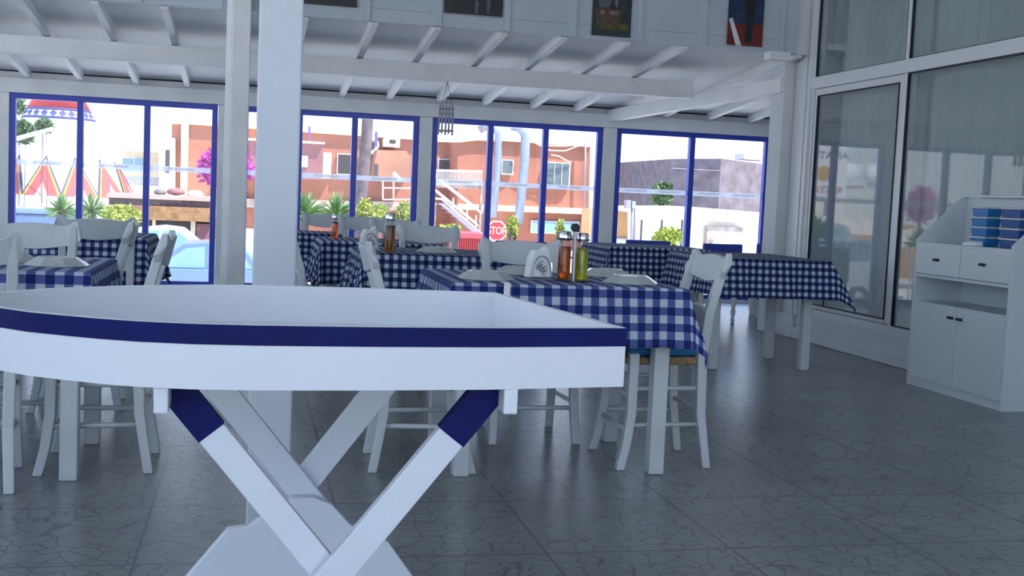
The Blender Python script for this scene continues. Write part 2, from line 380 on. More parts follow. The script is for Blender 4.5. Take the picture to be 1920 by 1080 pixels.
# ------------------------------------------------------------------ columns
o = MB().box(.005, .127, 3.34, 3.46, 0, 3.1).build('column', mat('column_paint', (.56, .61, .67), .5, noise=.03, scale=5), bev=.006)
tag(o, 'square white timber column close behind the boat-shaped tray stand', 'column')
o = empty('column', (0, 0, 0), 0, 'grey-white column with a narrow side board, behind and left of the nearest column', 'column')
MB().box(-.175, -.045, 8.74, 8.88, 0, 3.1).build('shaft', M['beam'], o, bev=.006)
MB().box(-.218, -.176, 8.80, 8.88, 0, 3.1).build('side_board', M['beam'], o, bev=.004)

# ------------------------------------------------------------------ foreground tray on crossed legs
tr = empty('tray_stand', (0, 0, 0), 0, 'large white boat-shaped tray with a navy blue rim on crossed wooden legs', 'tray stand')
plan = [(.655, 1.935), (.40, 1.895), (.20, 1.880), (.01, 1.874), (-.09, 1.882), (-.172, 1.902), (-.235, 1.93), (-.294, 1.965), (-.355, 2.005), (-.41, 2.06), (-.46, 2.13), (-.487, 2.21), (-.482, 2.29), (-.452, 2.37), (-.40, 2.445),
        (-.342, 2.495), (-.27, 2.55), (-.192, 2.596), (-.09, 2.64), (.012, 2.661), (.15, 2.662), (.278, 2.655), (.562, 2.623)]
def inset(pl, d):
    n = len(pl); out = []
    for i in range(n):
        p0, p1, p2 = Vector(pl[i-1]), Vector(pl[i]), Vector(pl[(i+1) % n])
        e1, e2 = (p1-p0).normalized(), (p2-p1).normalized()
        n1, n2 = Vector((e1.y, -e1.x)), Vector((e2.y, -e2.x)); b = (n1+n2); b = b/b.length_squared*2
        out.append(tuple(p1+b*d))
    return out
def wall_ring(pl, th, z0, z1, name, m):
    ins = inset(pl, th); b = MB(); n = len(pl); V = b.bm.verts.new
    o0 = [V((*p, z0)) for p in pl]; o1 = [V((*p, z1)) for p in pl]; i0 = [V((*p, z0)) for p in ins]; i1 = [V((*p, z1)) for p in ins]
    for i in range(n):
        j = (i+1) % n
        for q in ((o0[i], o0[j], o1[j], o1[i]), (i0[i], i1[i], i1[j], i0[j]), (o1[i], o1[j], i1[j], i1[i]), (o0[i], i0[i], i0[j], o0[j])): b.bm.faces.new(q)
    o = b.build(name, M[m], tr, True)
    o.data.set_sharp_from_angle(angle=math.radians(35))
    return o
wall_ring(plan, .014, .744, .850, 'rim_wall', 'tray')
bandp = inset(plan, -.0015)
ob = wall_ring(bandp, .0015, .817, .8495, 'rim_band', 'navy')
ob['label'] = 'navy blue painted band along the rim'
MB().extr(inset(plan, .013), 'z', .752, .768).build('tray_floor', M['tray'], tr)
for x in (-.146, .442):
    MB().box(x-.0125 if x > 0 else x-.001, x+.0125 if x > 0 else x+.022, 1.90, 2.62, .700, .744).build('rail', M['tray'], tr, bev=.003)
def leg(ax, az, bx, bz, Y, wdt, th, blue):
    a, b = Vector((ax, Y, az)), Vector((bx, Y, bz))
    d = (b-a).normalized(); L = (b-a).length
    o = MB().bar(a, b, th, wdt, up=Vector((d.z, 0, -d.x))).build('leg', M['tray'], tr, bev=.002)
    if blue:
        t = MB().bar(a+d*.0, a+d*blue, th+.002, wdt+.002, up=Vector((d.z, 0, -d.x))).build('painted_end', M['navy'], o)
        t['label'] = 'navy blue painted leg end'
# front pair, then back pair (tops cut off by the tray bottom)
leg(-0.130, .743, 0.459, 0.012, 1.985, 0.050, .024, 0.115)
leg(0.422, .743, -0.160, 0.012, 1.957, 0.054, .024, 0.118)
leg(-0.146, .743, 0.437, 0.012, 2.535, 0.058, .024, 0.000)
leg(0.374, .743, 0.116, 0.400, 2.562, 0.060, .024, 0.000)
fp = [(-.30, .012), (-.124, .224), (-.035, .334), (.008, .339), (.033, .357), (.10, .40), (.15, .40), (.186, .384), (.229, .337), (.26, .318), (.313, .297), (.377, .209), (.56, .012)]
MB().extr(fp, 'y', 2.492, 2.516).build('foot_panel', M['tray'], tr, bev=.003)
MB().box(-.13, .43, 2.05, 2.52, .722, .742).build('cross_batten', M['tray'], tr)

# ------------------------------------------------------------------ taverna chairs
def make_chair():
    r = empty('taverna_chair', (0, 0, 0))
    for s in (-1, 1):
        MB().post([(s*.165, -.185, 0, .034, .034), (s*.160, -.150, .22, .038, .038), (s*.165, -.140, .46, .040, .042), (s*.168, -.160, .64, .038, .040), (s*.170, -.205, .80, .036, .036), (s*.170, -.222, .862, .030, .030), (s*.170, -.226, .872, .018, .018)]).build('back_leg', M['chair'], r, bev=.005)
        MB().post([(s*.190, .196, 0, .034, .034), (s*.184, .172, .10, .036, .036), (s*.180, .156, .22, .038, .038), (s*.178, .154, .475, .040, .040)]).build('front_leg', M['chair'], r, bev=.005)
    m = MB(); n = 24; rings = []
    for i in range(n+1):
        u = i/n*2-1; x = u*.205
        top = .868 + .030*math.exp(-((abs(u)-.88)/.13)**2) + .008*math.cos(u*PI) - (.03 if abs(u) > .985 else 0)
        bot = .772 - .010*math.cos(u*PI) + (.03 if abs(u) > .985 else 0)
        y = -.198 - .022*math.cos(u*PI/2); lean = .028
        rings.append([(x, y-.011, bot), (x, y+.011, bot), (x, y+.011-lean, top), (x, y-.011-lean, top)])
    m.loft(rings).build('top_rail', M['chair'], r, bev=.004)
    m = MB(); rings = []
    for i in range(13):
        u = i/12*2-1; x = u*.150; y = -.150-.012*math.cos(u*PI/2); top = .655+.012*math.cos(u*PI/2)
        rings.append([(x, y-.008, .60), (x, y+.008, .60), (x, y+.002, top), (x, y-.014, top)])
    m.loft(rings).build('mid_slat', M['chair'], r)
    # woven seat with its rails hidden inside the rush
    b = MB(); b.extr([(-.185, .185), (.185, .185), (.165, -.165), (-.165, -.165)], 'z', .425, .458)
    b.build('seat', M['rush'], r, bev=.012)
    c = MB(); c.extr([(-.180, .175), (.180, .175), (.150, -.140), (-.150, -.140)], 'z', .460, .498)
    c.build('cushion', M['cushion'], r, bev=.014)
    for z in (.155, .30): MB().tube([(-.180, .160, z), (.180, .160, z)], .010).build('stretcher', M['chair'], r, True)
    for s in (-1, 1):
        for z in (.18, .33): MB().tube([(s*.160, -.155, z), (s*.180, .160, z)], .010).build('stretcher', M['chair'], r, True)
    MB().tube([(-.160, -.155, .235), (.160, -.155, .235)], .010).build('stretcher', M['chair'], r, True)
    return r
chair0 = make_chair(); first = [True]
def chair(x, y, deg, label, group=None):
    """deg: direction the sitter faces (0 = away from the camera, 90 = left, -90 = right, 180 = towards)"""
    c = chair0 if first[0] else copy_tree(chair0); first[0] = False
    c.location = (x, y, 0); c.rotation_euler = (0, 0, math.radians(deg)); return tag(c, label, 'chair', 'white taverna chairs')

# ------------------------------------------------------------------ tables and cloths
TOPZ = .745
def table(x0, x1, y0, y1, label, leg_in=(.035, .05)):
    cx, cy = (x0+x1)/2, (y0+y1)/2
    t = empty('dining_table', (cx, cy, 0), 0, label, 'table', 'dining tables')
    a, b = (x1-x0)/2, (y1-y0)/2
    MB().box(-a, a, -b, b, TOPZ-.025, TOPZ).build('table_top', M['white'], t, bev=.004)
    for sx_ in (-1, 1):
        for sy_ in (-1, 1):
            px, py = sx_*(a-leg_in[0]-.03), sy_*(b-leg_in[1]-.03)
            MB().box(px-.031, px+.031, py-.031, py+.031, 0, TOPZ-.025).build('leg', M['chair'], t, bev=.006)
    ap = MB(); p, q = a-leg_in[0]-.03, b-leg_in[1]-.03
    ap.box(-p+.031, p-.031, -q-.012, -q+.012, TOPZ-.11, TOPZ-.025).box(-p+.031, p-.031, q-.012, q+.012, TOPZ-.11, TOPZ-.025)
    ap.box(-p-.012, -p+.012, -q+.031, q-.031, TOPZ-.11, TOPZ-.025).box(p-.012, p+.012, -q+.031, q-.031, TOPZ-.11, TOPZ-.025)
    ap.build('apron', M['chair'], t)
    return t
def cloth(x0, x1, y0, y1, drop, m, label, seed=0, flare=.10, amp=.012, flap=None):
    random.seed(seed); cx, cy = (x0+x1)/2, (y0+y1)/2; a, b = (x1-x0)/2+.006, (y1-y0)/2+.006
    ph = [random.uniform(0, 6.28) for _ in range(6)]; bm = bmesh.new(); uvl = bm.loops.layers.uv.new('UVMap')
    st = .0125; nx = int(round((2*a+2*drop)/st)); ny = int(round((2*b+2*drop)/st)); grid = {}
    for i in range(nx+1):
        for j in range(ny+1):
            u = -a-drop+(2*a+2*drop)*i/nx; v = -b-drop+(2*b+2*drop)*j/ny
            dx = max(0, abs(u)-a); dy = max(0, abs(v)-b); bx = max(-a, min(a, u)); by = max(-b, min(b, v))
            sxn = math.copysign(1, u); syn = math.copysign(1, v)
            if dx == 0 and dy == 0: p = (u, v, 0)
            else:
                r = (dx**2.4+dy**2.4)**(1/2.4) if dx and dy else dx+dy
                ang = math.atan2(dy, dx)
                s_ = u if dy > dx else v
                k = min(1, r/.05)
                fl = flare*r*(1+.5*math.sin(2*ang)) + amp*k*(math.sin(s_*19+ph[0]+2*ang)+.6*math.sin(s_*37+ph[1]))*(r/drop)
                fl = max(fl, .002)+.003
                if dx and dy: fl += .12*min(dx, dy)
                ca, sa = math.cos(ang)*sxn, math.sin(ang)*syn
                p = (bx+ca*fl, by+sa*fl, -r)
                if flap and sxn == flap[0] and syn == flap[1] and dx and dy:
                    q = min(dx, dy); p = (p[0]+sxn*q*flap[2], p[1]+syn*q*flap[2]*.5, p[2]+q*.05)
            grid[i, j] = (bm.verts.new((p[0], p[1], p[2]+.004)), u+3, v+3)
    for i in range(nx):
        for j in range(ny):
            q = [grid[i, j], grid[i+1, j], grid[i+1, j+1], grid[i, j+1]]
            f = bm.faces.new([k_[0] for k_ in q]); f.smooth = True
            for l, k_ in zip(f.loops, q): l[uvl].uv = (k_[1], k_[2])
    me = bpy.data.meshes.new('tablecloth'); bm.to_mesh(me); bm.free(); me.materials.append(M[m])
    o = bpy.data.objects.new('tablecloth', me); COL.objects.link(o); o.location = (cx, cy, TOPZ)
    sm = o.modifiers.new('thickness', 'SOLIDIFY'); sm.thickness = .0015; sm.offset = 1
    return tag(o, label, 'tablecloth', 'gingham tablecloths')
TZ = TOPZ+.0065
# T1, the nearest full table
table(.74, 1.66, 4.20, 4.96, 'white table under the large blue gingham cloth just behind the tray')
cloth(.74, 1.66, 4.20, 4.96, .228, 'g1', 'large blue and white gingham cloth on the table carrying the oil and vinegar bottles', 3, flare=.16)
# left table
table(-1.46, -.55, 4.20, 4.96, 'white table at the left edge under a gingham cloth')
cloth(-1.46, -.55, 4.20, 4.96, .25, 'g1', 'blue and white gingham cloth on the table at the left edge', 8, flare=.14, amp=.016)
# right table
table(2.96, 3.72, 6.90, 7.82, 'white table standing alone near the sliding doors, two legs bare below its cloth', (.02, .16))
cloth(2.96, 3.72, 6.90, 7.82, .25, 'g2', 'dark gingham cloth on the right table by the sliding doors', 5, flare=.13, flap=(1, -1, .35))
table(.60, 1.52, 6.10, 6.86, 'white table under the dark gingham cloth behind the table with bottles')
cloth(.60, 1.52, 6.10, 6.86, .27, 'g2', 'dark gingham cloth on the table holding a single brown bottle', 11, flare=.16, amp=.02)
table(.45, 1.22, 7.40, 8.10, 'white table with an orange bottle, third row behind the column')
cloth(.45, 1.22, 7.40, 8.10, .27, 'g2', 'gingham cloth with bunched left corner on the table with the small orange bottle', 14, flare=.18, amp=.025)
table(.10, .64, 8.55, 9.20, 'white table near the window right of the nearest column')
cloth(.10, .64, 8.55, 9.20, .25, 'g2', 'gingham cloth on the table closest to the window, beside the nearest column', 17, flare=.05, amp=.006)
table(2.60, 3.38, 8.15, 8.85, 'white table behind the right table under a gingham cloth')
cloth(2.60, 3.38, 8.15, 8.85, .25, 'g2', 'bright blue gingham cloth on the table beyond the oil bottles', 19)
table(-1.45, -.60, 6.95, 7.65, 'white table in the second row on the left under blue gingham')
cloth(-1.45, -.60, 6.95, 7.65, .27, 'g2', 'blue gingham cloth in the second row on the left, behind the chair backs', 23, flare=.18, amp=.02)

# chairs round the tables (placed so that feet stand where the photo shows them)
chair(1.665, 4.53, 90, 'white chair with blue cushion at the right end of the bottle table')
chair(.665, 4.50, -92, 'white chair at the left end of the bottle table, back post showing')
chair(1.235, 5.02, 180, 'white chair on the window side of the table with bottles')
chair(-.535, 4.53, 90, 'white chair at the right end of the left table, seen from the side')
chair(-.975, 4.25, 10, 'white chair at the left edge of the picture with one post in view')
chair(-.93, 5.10, 180, 'white chair with its wide wavy top rail across the left table')
chair(-.80, 6.50, 4, 'white chair in the second row on the left, its back facing us')
chair(-.78, 5.72, 93, 'white chair between the two left tables, one leaning back post visible')
chair(1.10, 7.05, 180, 'white chair behind the brown bottle, its top rail in front of the fire stairs')
chair(.42, 6.50, -88, 'white chair at the left end of the brown bottle table')
chair(.86, 9.02, 178, 'white chair showing its top rail between the brown and the orange bottle')
chair(1.06, 8.44, 180, 'white chair beyond the orange bottle, right one of the pair')
chair(.60, 9.50, 180, 'white chair beyond the orange bottle, left one of the pair')

# low blue chairs with turned white legs by the window
def make_blue():
    r = empty('low_chair', (0, 0, 0))
    MB().box(-.21, .21, -.24, -.20, .40, .74).build('backrest', M['bluechair'], r, bev=.012)
    MB().box(-.22, .22, -.20, .22, .34, .41).build('seat', M['bluechair'], r, bev=.015)
    for sx_ in (-1, 1):
        for sy_ in (-1, 1):
            MB().lathe([(.012, 0), (.022, .02), (.014, .05), (.026, .10), (.018, .14), (.030, .20), (.022, .30), (.026, .345)], (sx_*.18, sy_*.18, 0), 12).build('leg', M['rail'], r, True)
    return r
bl = make_blue()
for i, (x, y, a, lab) in enumerate(((4.22, 10.15, 10, 'low blue chair with turned white legs in front of the right window'), (3.62, 10.35, -6, 'low blue chair half hidden behind the bright gingham table'), (2.08, 9.05, 0, 'low blue chair below the stop sign, only its top edge in view'), (4.75, 10.7, 60, 'low blue chair near the far right window frame, mostly its turned legs in view'))):
    c = bl if i == 0 else copy_tree(bl)
    c.location = (x, y, 0); c.rotation_euler = (0, 0, math.radians(a)); tag(c, lab, 'chair', 'low blue chairs by the window')

# ------------------------------------------------------------------ things on the tables
def octo(r, z, rot=.3927): return [(r*math.cos(rot+k*PI/4), r*math.sin(rot+k*PI/4), z) for k in range(8)]
def make_plate():
    m = MB(); m.loft([octo(.112, .001), octo(.118, 0), octo(.119, .003), octo(.078, .029), octo(.072, .032), octo(.066, .032), octo(.062, .029), octo(.01, .029)])
    return m.build('plate', M['plate'])
pl0 = make_plate()
plates = [(.905, 4.42, 'upturned octagonal white plate left of the napkin holder, near edge of the table'), (1.13, 4.78, 'upturned octagonal white plate behind the napkin holder'), (1.50, 4.42, 'upturned octagonal white plate right of the oil bottle'), (1.52, 4.80, 'upturned octagonal white plate at the far right corner beside the oil bottle'),
          (-.70, 4.50, 'upturned octagonal white plate nearest the right end of the left table'), (-.90, 4.66, 'upturned octagonal white plate at the far left on the left table'), (1.02, 6.40, 'upturned octagonal white plate beside the brown bottle'), (1.38, 6.42, 'upturned octagonal white plate at the right end of the brown bottle table'), (-.80, 7.25, 'upturned octagonal white plate on the second left table')]
for i, (x, y, lab) in enumerate(plates):
    p = pl0 if i == 0 else copy_tree(pl0); p.location = (x, y, TZ); p.rotation_euler = (0, 0, .2*i); tag(p, lab, 'plate', 'upturned octagonal white plates')
def bottle(x, y, z, m, s, label):
    r = empty('bottle', (x, y, z), 0, label, 'bottle')
    MB().lathe([(.001, 0), (.021*s, .001), (.023*s, .01*s), (.023*s, .10*s), (.021*s, .118*s), (.001, .119*s)], n=16).build('liquid', M[m], r, True)
    MB().lathe([(.0235*s, .001), (.0245*s, .01*s), (.0245*s, .12*s), (.020*s, .133*s), (.018*s, .142*s), (.001, .143*s)], n=16).build('glass', M['clear'], r, True)
    MB().lathe([(.021*s, .138*s), (.022*s, .142*s), (.022*s, .168*s), (.018*s, .172*s), (.001, .173*s)], n=16).build('cap', M['chrome'], r, True)
bx, by = 1.262, 4.43
bottle(bx-.033, by+.02, TZ+.006, 'vinegar', 1.12, 'red vinegar bottle with chrome cap, left in the metal stand')
bottle(bx+.028, by-.02, TZ+.006, 'oil', 1.10, 'green olive oil bottle with chrome cap, right in the metal stand')
st_ = empty('cruet_stand', (bx, by, TZ), 0, 'grey metal cruet stand with tall handle holding the oil and vinegar bottles', 'stand')
MB().box(-.07, .07, -.045, .045, 0, .005).build('base', M['darkmetal'], st_)
MB().box(-.016, -.006, -.052, -.030, .0, .205).build('handle', M['metal'], st_, bev=.002)
MB().extr([(-.020, .200), (.004, .198), (.006, .222), (-.004, .232), (-.024, .230), (-.028, .215)], 'y', -.054, -.028).build('grip', M['darkmetal'], st_, bev=.003)
rg = MB()
for cx_, cy_ in ((-.033, .02), (.028, -.02)):
    rg.tube([(cx_+.028*math.cos(t*PI/8), cy_+.028*math.sin(t*PI/8), .168) for t in range(17)], .003, 6)
rg.build('ring', M['darkmetal'], st_)
nh = empty('napkin_holder', (1.125, 4.455, TZ), .25, 'metal scrollwork napkin holder full of white paper napkins', 'napkin holder')
b = MB(); b.extr([(-.055, .01), (.055, .01), (.040, .10), (.030, .135), (.005, .115), (-.028, .120), (-.045, .085)], 'y', -.022, .022); b.build('napkins', M['paper'], nh, bev=.003)
b = MB()
for yy in (-.028, .028):
    arc = [(.045*math.cos(t*PI/12), yy, .012+.085*math.sin(t*PI/12)) for t in range(13)]
    b.tube(arc, .0022, 6); b.tube([arc[0], arc[-1]], .0022, 6)
    for i in range(9):
        t = random.uniform(.3, 2.8); q = random.uniform(.25, .8); cxx, czz = .045*q*math.cos(t), .02+.075*q*math.sin(t)
        b.tube([(cxx+.009*math.cos(a_*PI/4), yy, czz+.009*math.sin(a_*PI/4)) for a_ in range(8)], .0014, 5)
b.box(-.058, .058, -.03, .03, 0, .005); b.build('frame', M['metal'], nh)
bottle(.728, 6.19, TZ, 'brown', 1.25, 'dark brown bottle with shiny cap on the second row table')
bottle(.545, 7.80, TZ, 'vinegar', .95, 'small orange bottle on the third row table behind the column')
nh2 = copy_tree(nh); nh2.location = (.63, 6.32, TZ); nh2['label'] = 'napkin holder beside the dark brown bottle'
sh = MB().lathe([(.016, 0), (.018, .01), (.014, .045), (.015, .06), (.008, .068), (.001, .069)], (0, 0, 0), 12).build('salt_shaker', M['clear'], None, True)
sh.location = (.80, 6.18, TZ); tag(sh, 'small glass salt shaker right of the dark brown bottle', 'salt shaker')
cp = MB().box(-.012, .012, -.006, -.003, -.045, .012).box(-.012, .012, -.006, .05, .009, .013).build('cloth_clip', M['rail'], None, bev=.001)
cp.location = (.935, 4.172, TOPZ+.0); tag(cp, 'white plastic clip on the front edge of the nearest gingham cloth', 'clip', 'tablecloth clips')
c2 = cp.copy(); COL.objects.link(c2); c2.location = (3.66, 6.872, TOPZ-.235); c2.rotation_euler = (0, 0, .1); c2.data = MB().box(-.004, .004, -.03, -.022, -.05, .01).build('tmp', M['gasket']).data
bpy.data.objects.remove(bpy.data.objects['tmp']); c2['label'] = 'dark clip at the hem of the right table cloth'

# ------------------------------------------------------------------ sideboard
cb = empty('sideboard', (4.12, 6.07, 0), 0, 'white sideboard with two drawers, open shelf and two doors against the sliding doors', 'sideboard')
D_ = .345; hw = .47
side = [(0, 0), (D_, 0), (D_, 1.205), (.30, 1.205), (0, .93)]
for s in (-1, 1):
    MB().extr(side, 'y', s*hw-.009, s*hw+.009).build('side_panel', M['cabinet'], cb, bev=.002)
MB().box(D_-.012, D_-.001, -hw+.009, hw-.009, .05, 1.20).build('back_panel', M['cabinet'], cb)
MB().box(.30, D_+.005, -hw-.012, hw+.012, 1.205, 1.222).build('top_cap', M['cabinet'], cb, bev=.002)
for z in (.045, .522, .695, .893): MB().box(.006, D_-.012, -hw+.009, hw-.009, z, z+.018).build('shelf', M['cabinet'], cb)
MB().box(.012, .028, -hw+.009, hw-.009, .0, .05).build('kickboard', M['cabinet'], cb)
def knob(par, y, z):
    k_ = MB(); k_.tube([(-.004, y-.015, z), (-.018, y-.015, z)], .009, 12); k_.tube([(-.004, y+.015, z), (-.018, y+.015, z)], .009, 12); k_.box(-.022, -.014, y-.02, y+.02, z-.005, z+.005)
    k_.build('knob', M['chrome'] if False else M['darkmetal'], par, bev=.001)
for s in (-1, 1):
    a, b = sorted((s*.003, s*(hw-.011)))
    dr = MB().box(0, .016, a, b, .716, .900).build('drawer', M['cabinet'], cb, bev=.002); knob(dr, s*.235-(.0 if s > 0 else -.01), .81)
    dd = MB().box(0, .016, a, b, .056, .536).build('door', M['cabinet'], cb, bev=.002); knob(dd, s*.045, .472)
def tub(name, m, x, y, z, sy, h, label, group, letter=False):
    r = MB().loft([[(-.045, -sy*.46, 0), (.045, -sy*.46, 0), (.045, sy*.46, 0), (-.045, sy*.46, 0)], [(-.05, -sy/2, h*.8), (.05, -sy/2, h*.8), (.05, sy/2, h*.8), (-.05, sy/2, h*.8)]]).build(name, M[m], None, bev=.003)
    r.location = (x, y, z); tag(r, label, 'box', group)
    MB().box(-.054, .054, -sy/2-.004, sy/2+.004, h*.8, h*.985).build('lid', M['plate'], r, bev=.002)
    return r
names = ('bottom', 'second', 'third', 'top')
for i in range(4):
    tub('plastic_box', 'bluebox', 4.27+.003*(i % 2), 6.065, .912+i*.0585, .150, .058, 'bright blue lidded box, %s of the left stack on the sideboard' % ('lowest' if i == 0 else 'topmost' if i == 3 else names[i]+' from the bottom'), 'left stack of blue boxes')
for i in range(4):
    tub('plastic_box', 'navybox', 4.28, 5.79, .912+i*.0585, .175, .058, 'dark blue lidded box, %s of the right stack on the sideboard' % ('lowest' if i == 0 else 'topmost' if i == 3 else names[i]+' from the bottom'), 'right stack of blue boxes')
b = MB(); b.loft([[(-.03, -.07, 0), (.03, -.07, 0), (.03, .07, 0), (-.03, .07, 0)], [(-.028, -.065, .022), (.026, -.062, .030), (.028, .055, .032), (-.025, .06, .020)]])
b = b.build('folded_cloth', M['paper'], None, bev=.006, loc=(4.165, 6.03, .912)); tag(b, 'small white folded cloth in front of the left stack of blue boxes', 'cloth')
tp = MB().lathe([(.028, 0), (.040, .075), (.036, .075), (.025, .005), (.001, .004)], (0, 0, 0), 16).build('cup', M['paper'], None, True, loc=(4.36, 9.10, 0)); tag(tp, 'small white cup on the floor at the foot of the corner pillar', 'cup')

# ------------------------------------------------------------------ posters
def poster(x0, x1, z0, z1, m, label, ps=()):
    r = empty('poster', ((x0+x1)/2, 8.884, z0), 0, label, 'poster', 'film posters on the fascia'); hw_ = (x1-x0)/2; h = z1-z0
    MB().box(-hw_, hw_, -.003, .0, 0, h).build('sheet', m, r)
    for li, (nm, pts, mm) in enumerate(ps):
        MB().extr([(a*hw_, b*h) for a, b in pts], 'y', -.0038-.0006*li, -.0028).build(nm, mm, r)
    return r
pblack = mat('poster_black', (.012, .013, .018), .35, noise=.4, scale=14); pteal = mat('poster_teal', (.012, .03, .035), .35, noise=.5, scale=12)
pred = mat('poster_red', (.16, .018, .015), .4, noise=.3, scale=8); pblue = mat('poster_blue', (.012, .035, .11), .4, noise=.5, scale=9)
pbrown = mat('poster_brown', (.10, .05, .03), .4, noise=.5, scale=25); pyel = mat('poster_yellow', (.26, .21, .012), .4); pgrey = mat('poster_grey', (.10, .11, .15), .4, noise=.5, scale=30)
pskin = mat('poster_skin', (.22, .17, .11), .5, noise=.4, scale=25)
blob = lambda cx, cz, rx, rz, n=9, s=1: [(cx+rx*math.cos(2*PI*k/n)*(1+.2*math.sin(k*2.3+s)), cz+rz*math.sin(2*PI*k/n)*(1+.2*math.cos(k*1.7+s))) for k in range(n)]
poster(-.80, -.28, 2.46, 3.05, pblack, 'black film poster left of the farther column')
poster(.33, .732, 2.462, 3.05, pblack, 'plain black poster right of the nearest column')
poster(1.40, 1.862, 2.478, 3.07, pblack, 'wide dark poster with faint grey figures', [('figure', blob(.1, .12, .06, .12, 8, 2), pgrey), ('figure', blob(.5, .2, .07, .16, 8, 3), pgrey)])
p3 = poster(2.588, 2.912, 2.395, 2.95, pteal, 'dark film poster with yellow title and reclining figures', [('figure', blob(-.40, .52, .30, .20, 11, 1), pgrey), ('figure', blob(-.45, .30, .45, .12, 11, 4), pbrown), ('figure', blob(.15, .30, .38, .10, 11, 5), pbrown), ('figure', blob(.1, .33, .25, .035, 9, 5), pskin), ('figure', blob(.2, .58, .12, .16, 9, 6), pskin), ('figure', blob(-.5, .33, .14, .035, 9, 2), pskin)])
mt = Matrix.Translation((.004, -.0085, .072)) @ Matrix(((1, 0, 0, 0), (0, 0, -1, 0), (0, 1, 0, 0), (0, 0, 0, 1)))
text_mesh('title', 'ΓΙΑΝΝΟΥΜΗ', .078, pyel, p3, mt, sx=.56)
poster(3.738, 4.050, 2.402, 2.95, pblue, 'blue and red poster with a dark standing figure and a white diagonal strip', [('red_ground', [(-1, 0), (1, 0), (1, .34), (.2, .30), (-1, .34)], pred), ('figure', [(.0, .05), (.38, .05), (.42, .35), (.55, .60), (.40, .85), (.1, .86), (-.12, .60), (.02, .35)], pblack), ('strip', [(-.50, .0), (-.18, .0), (-.76, .40), (-.95, .38)], M['white'])])
# ------------------------------------------------------------------ hanging bamboo ornament
ch = empty('hanging_ornament', (1.645, 10.08, 2.075), 0, 'small bamboo cage ornament hanging by cords from the middle beam', 'ornament')
b = MB(); b.tube([(0, 0, 0), (-.050, 0, -.215)], .003, 6); b.tube([(0, 0, 0), (.050, 0, -.215)], .003, 6); b.tube([(0, 0, 0), (0, .03, -.19)], .0015, 5); b.build('cord', M['rope'], ch)
for j in range(5):
    t = -1+j*.5
    MB().tube([(t*.056, .012*(j % 2), -.21), (t*.062-.004, .012*(j % 2), -.47+.012*(j % 2))], .0085, 8).build('bamboo_stick', M['bamboo'], ch)
for z in (-.245, -.285, -.435): MB().tube([(-.066, -.010, z), (.066, -.010, z+.004)], .009, 8).build('crosspiece', M['bamboo'], ch)
MB().lathe([(.004, 0), (.012, .01), (.012, .035), (.004, .05)], (0, .02, -.20), 10).build('bead', M['bamboo'], ch, True)

# ================================================================== OUTDOORS
GZ = -1.6
def pb(m, x0, y0, x1, y1, Y, dy):
    """box whose near face stands at depth Y"""
    ym, xm = (y0+y1)/2, (x0+x1)/2
    X0, X1 = at(x0, ym, Y).x, at(x1, ym, Y).x; Z1, Z0 = at(xm, y0, Y).z, at(xm, y1, Y).z
    return m.box(X0, X1, Y, Y+dy, Z0, Z1)
# tipi
ap_ = at(112, 98, 42); Rg = (ap_.z-GZ)*.515
tp_ = empty('tipi_building', (ap_.x, 42, GZ), 0, 'giant white tipi with red top and red triangle motifs beyond the left window', 'building'); Ht = ap_.z-GZ
MB().lathe([(Rg, 0), (.001, Ht)], n=64).build('cone', M['tipi'], tp_, True)
def cone_band(z0, z1, m, name, off=.02):
    q = [(Rg*(1-z0/Ht)+off, z0), (Rg*(1-z1/Ht)+off, z1)]
    MB().loft([[(r*math.cos(2*PI*k_/64), r*math.sin(2*PI*k_/64), z) for k_ in range(64)] for r, z in q]).build(name, m, tp_, True)
zc = lambda y: at(112, y, 42).z-GZ
cone_band(zc(206), Ht-.03, M['red'], 'red_top'); cone_band(zc(225), zc(221), M['dblue'], 'blue_ring', .025); cone_band(zc(209), zc(205), M['dblue'], 'blue_ring', .03)
def on_cone(th, z, off):
    r = Rg*(1-z/Ht)+off; return (r*math.sin(th), -r*math.cos(th), z)
def cone_tri(th, half, z0, z1, m, name, off):
    b = MB(); n = 8; L = []; 
    for i in range(n+1):
        t = i/n; z = z0+(z1-z0)*t; hh = half*(1-t)
        L.append((b.bm.verts.new(on_cone(th-hh/(Rg*(1-z/Ht)), z, off)), b.bm.verts.new(on_cone(th, z, off+.002)), b.bm.verts.new(on_cone(th+hh/(Rg*(1-z/Ht)), z, off))))
    for p, q in zip(L, L[1:]): b.bm.faces.new((p[0], p[1], q[1], q[0])); b.bm.faces.new((p[1], p[2], q[2], q[1]))
    b.build(name, m, tp_)
for k_ in range(-4, 5):
    th = k_*.48-.045
    cone_tri(th, .64, zc(366), zc(294), M['dblue'], 'triangle_motif', .03); cone_tri(th, .585, zc(366), zc(299), M['yellow'], 'triangle_motif', .045)
    cone_tri(th, .50, zc(366), zc(305), M['pink'], 'triangle_motif', .06); cone_tri(th, .20, zc(366), zc(341), M['tan'], 'triangle_motif', .075)
for k_ in range(-6, 7):
    th = k_*.26; z = zc(215); b = MB(); d = .13
    pts = [on_cone(th+a_/(Rg*(1-z/Ht)), z+c_, .04) for a_, c_ in ((-d, 0), (0, -.1), (d, 0), (0, .1))]
    b.quad(*pts); b.build('diamond_motif', M['dblue'], tp_)
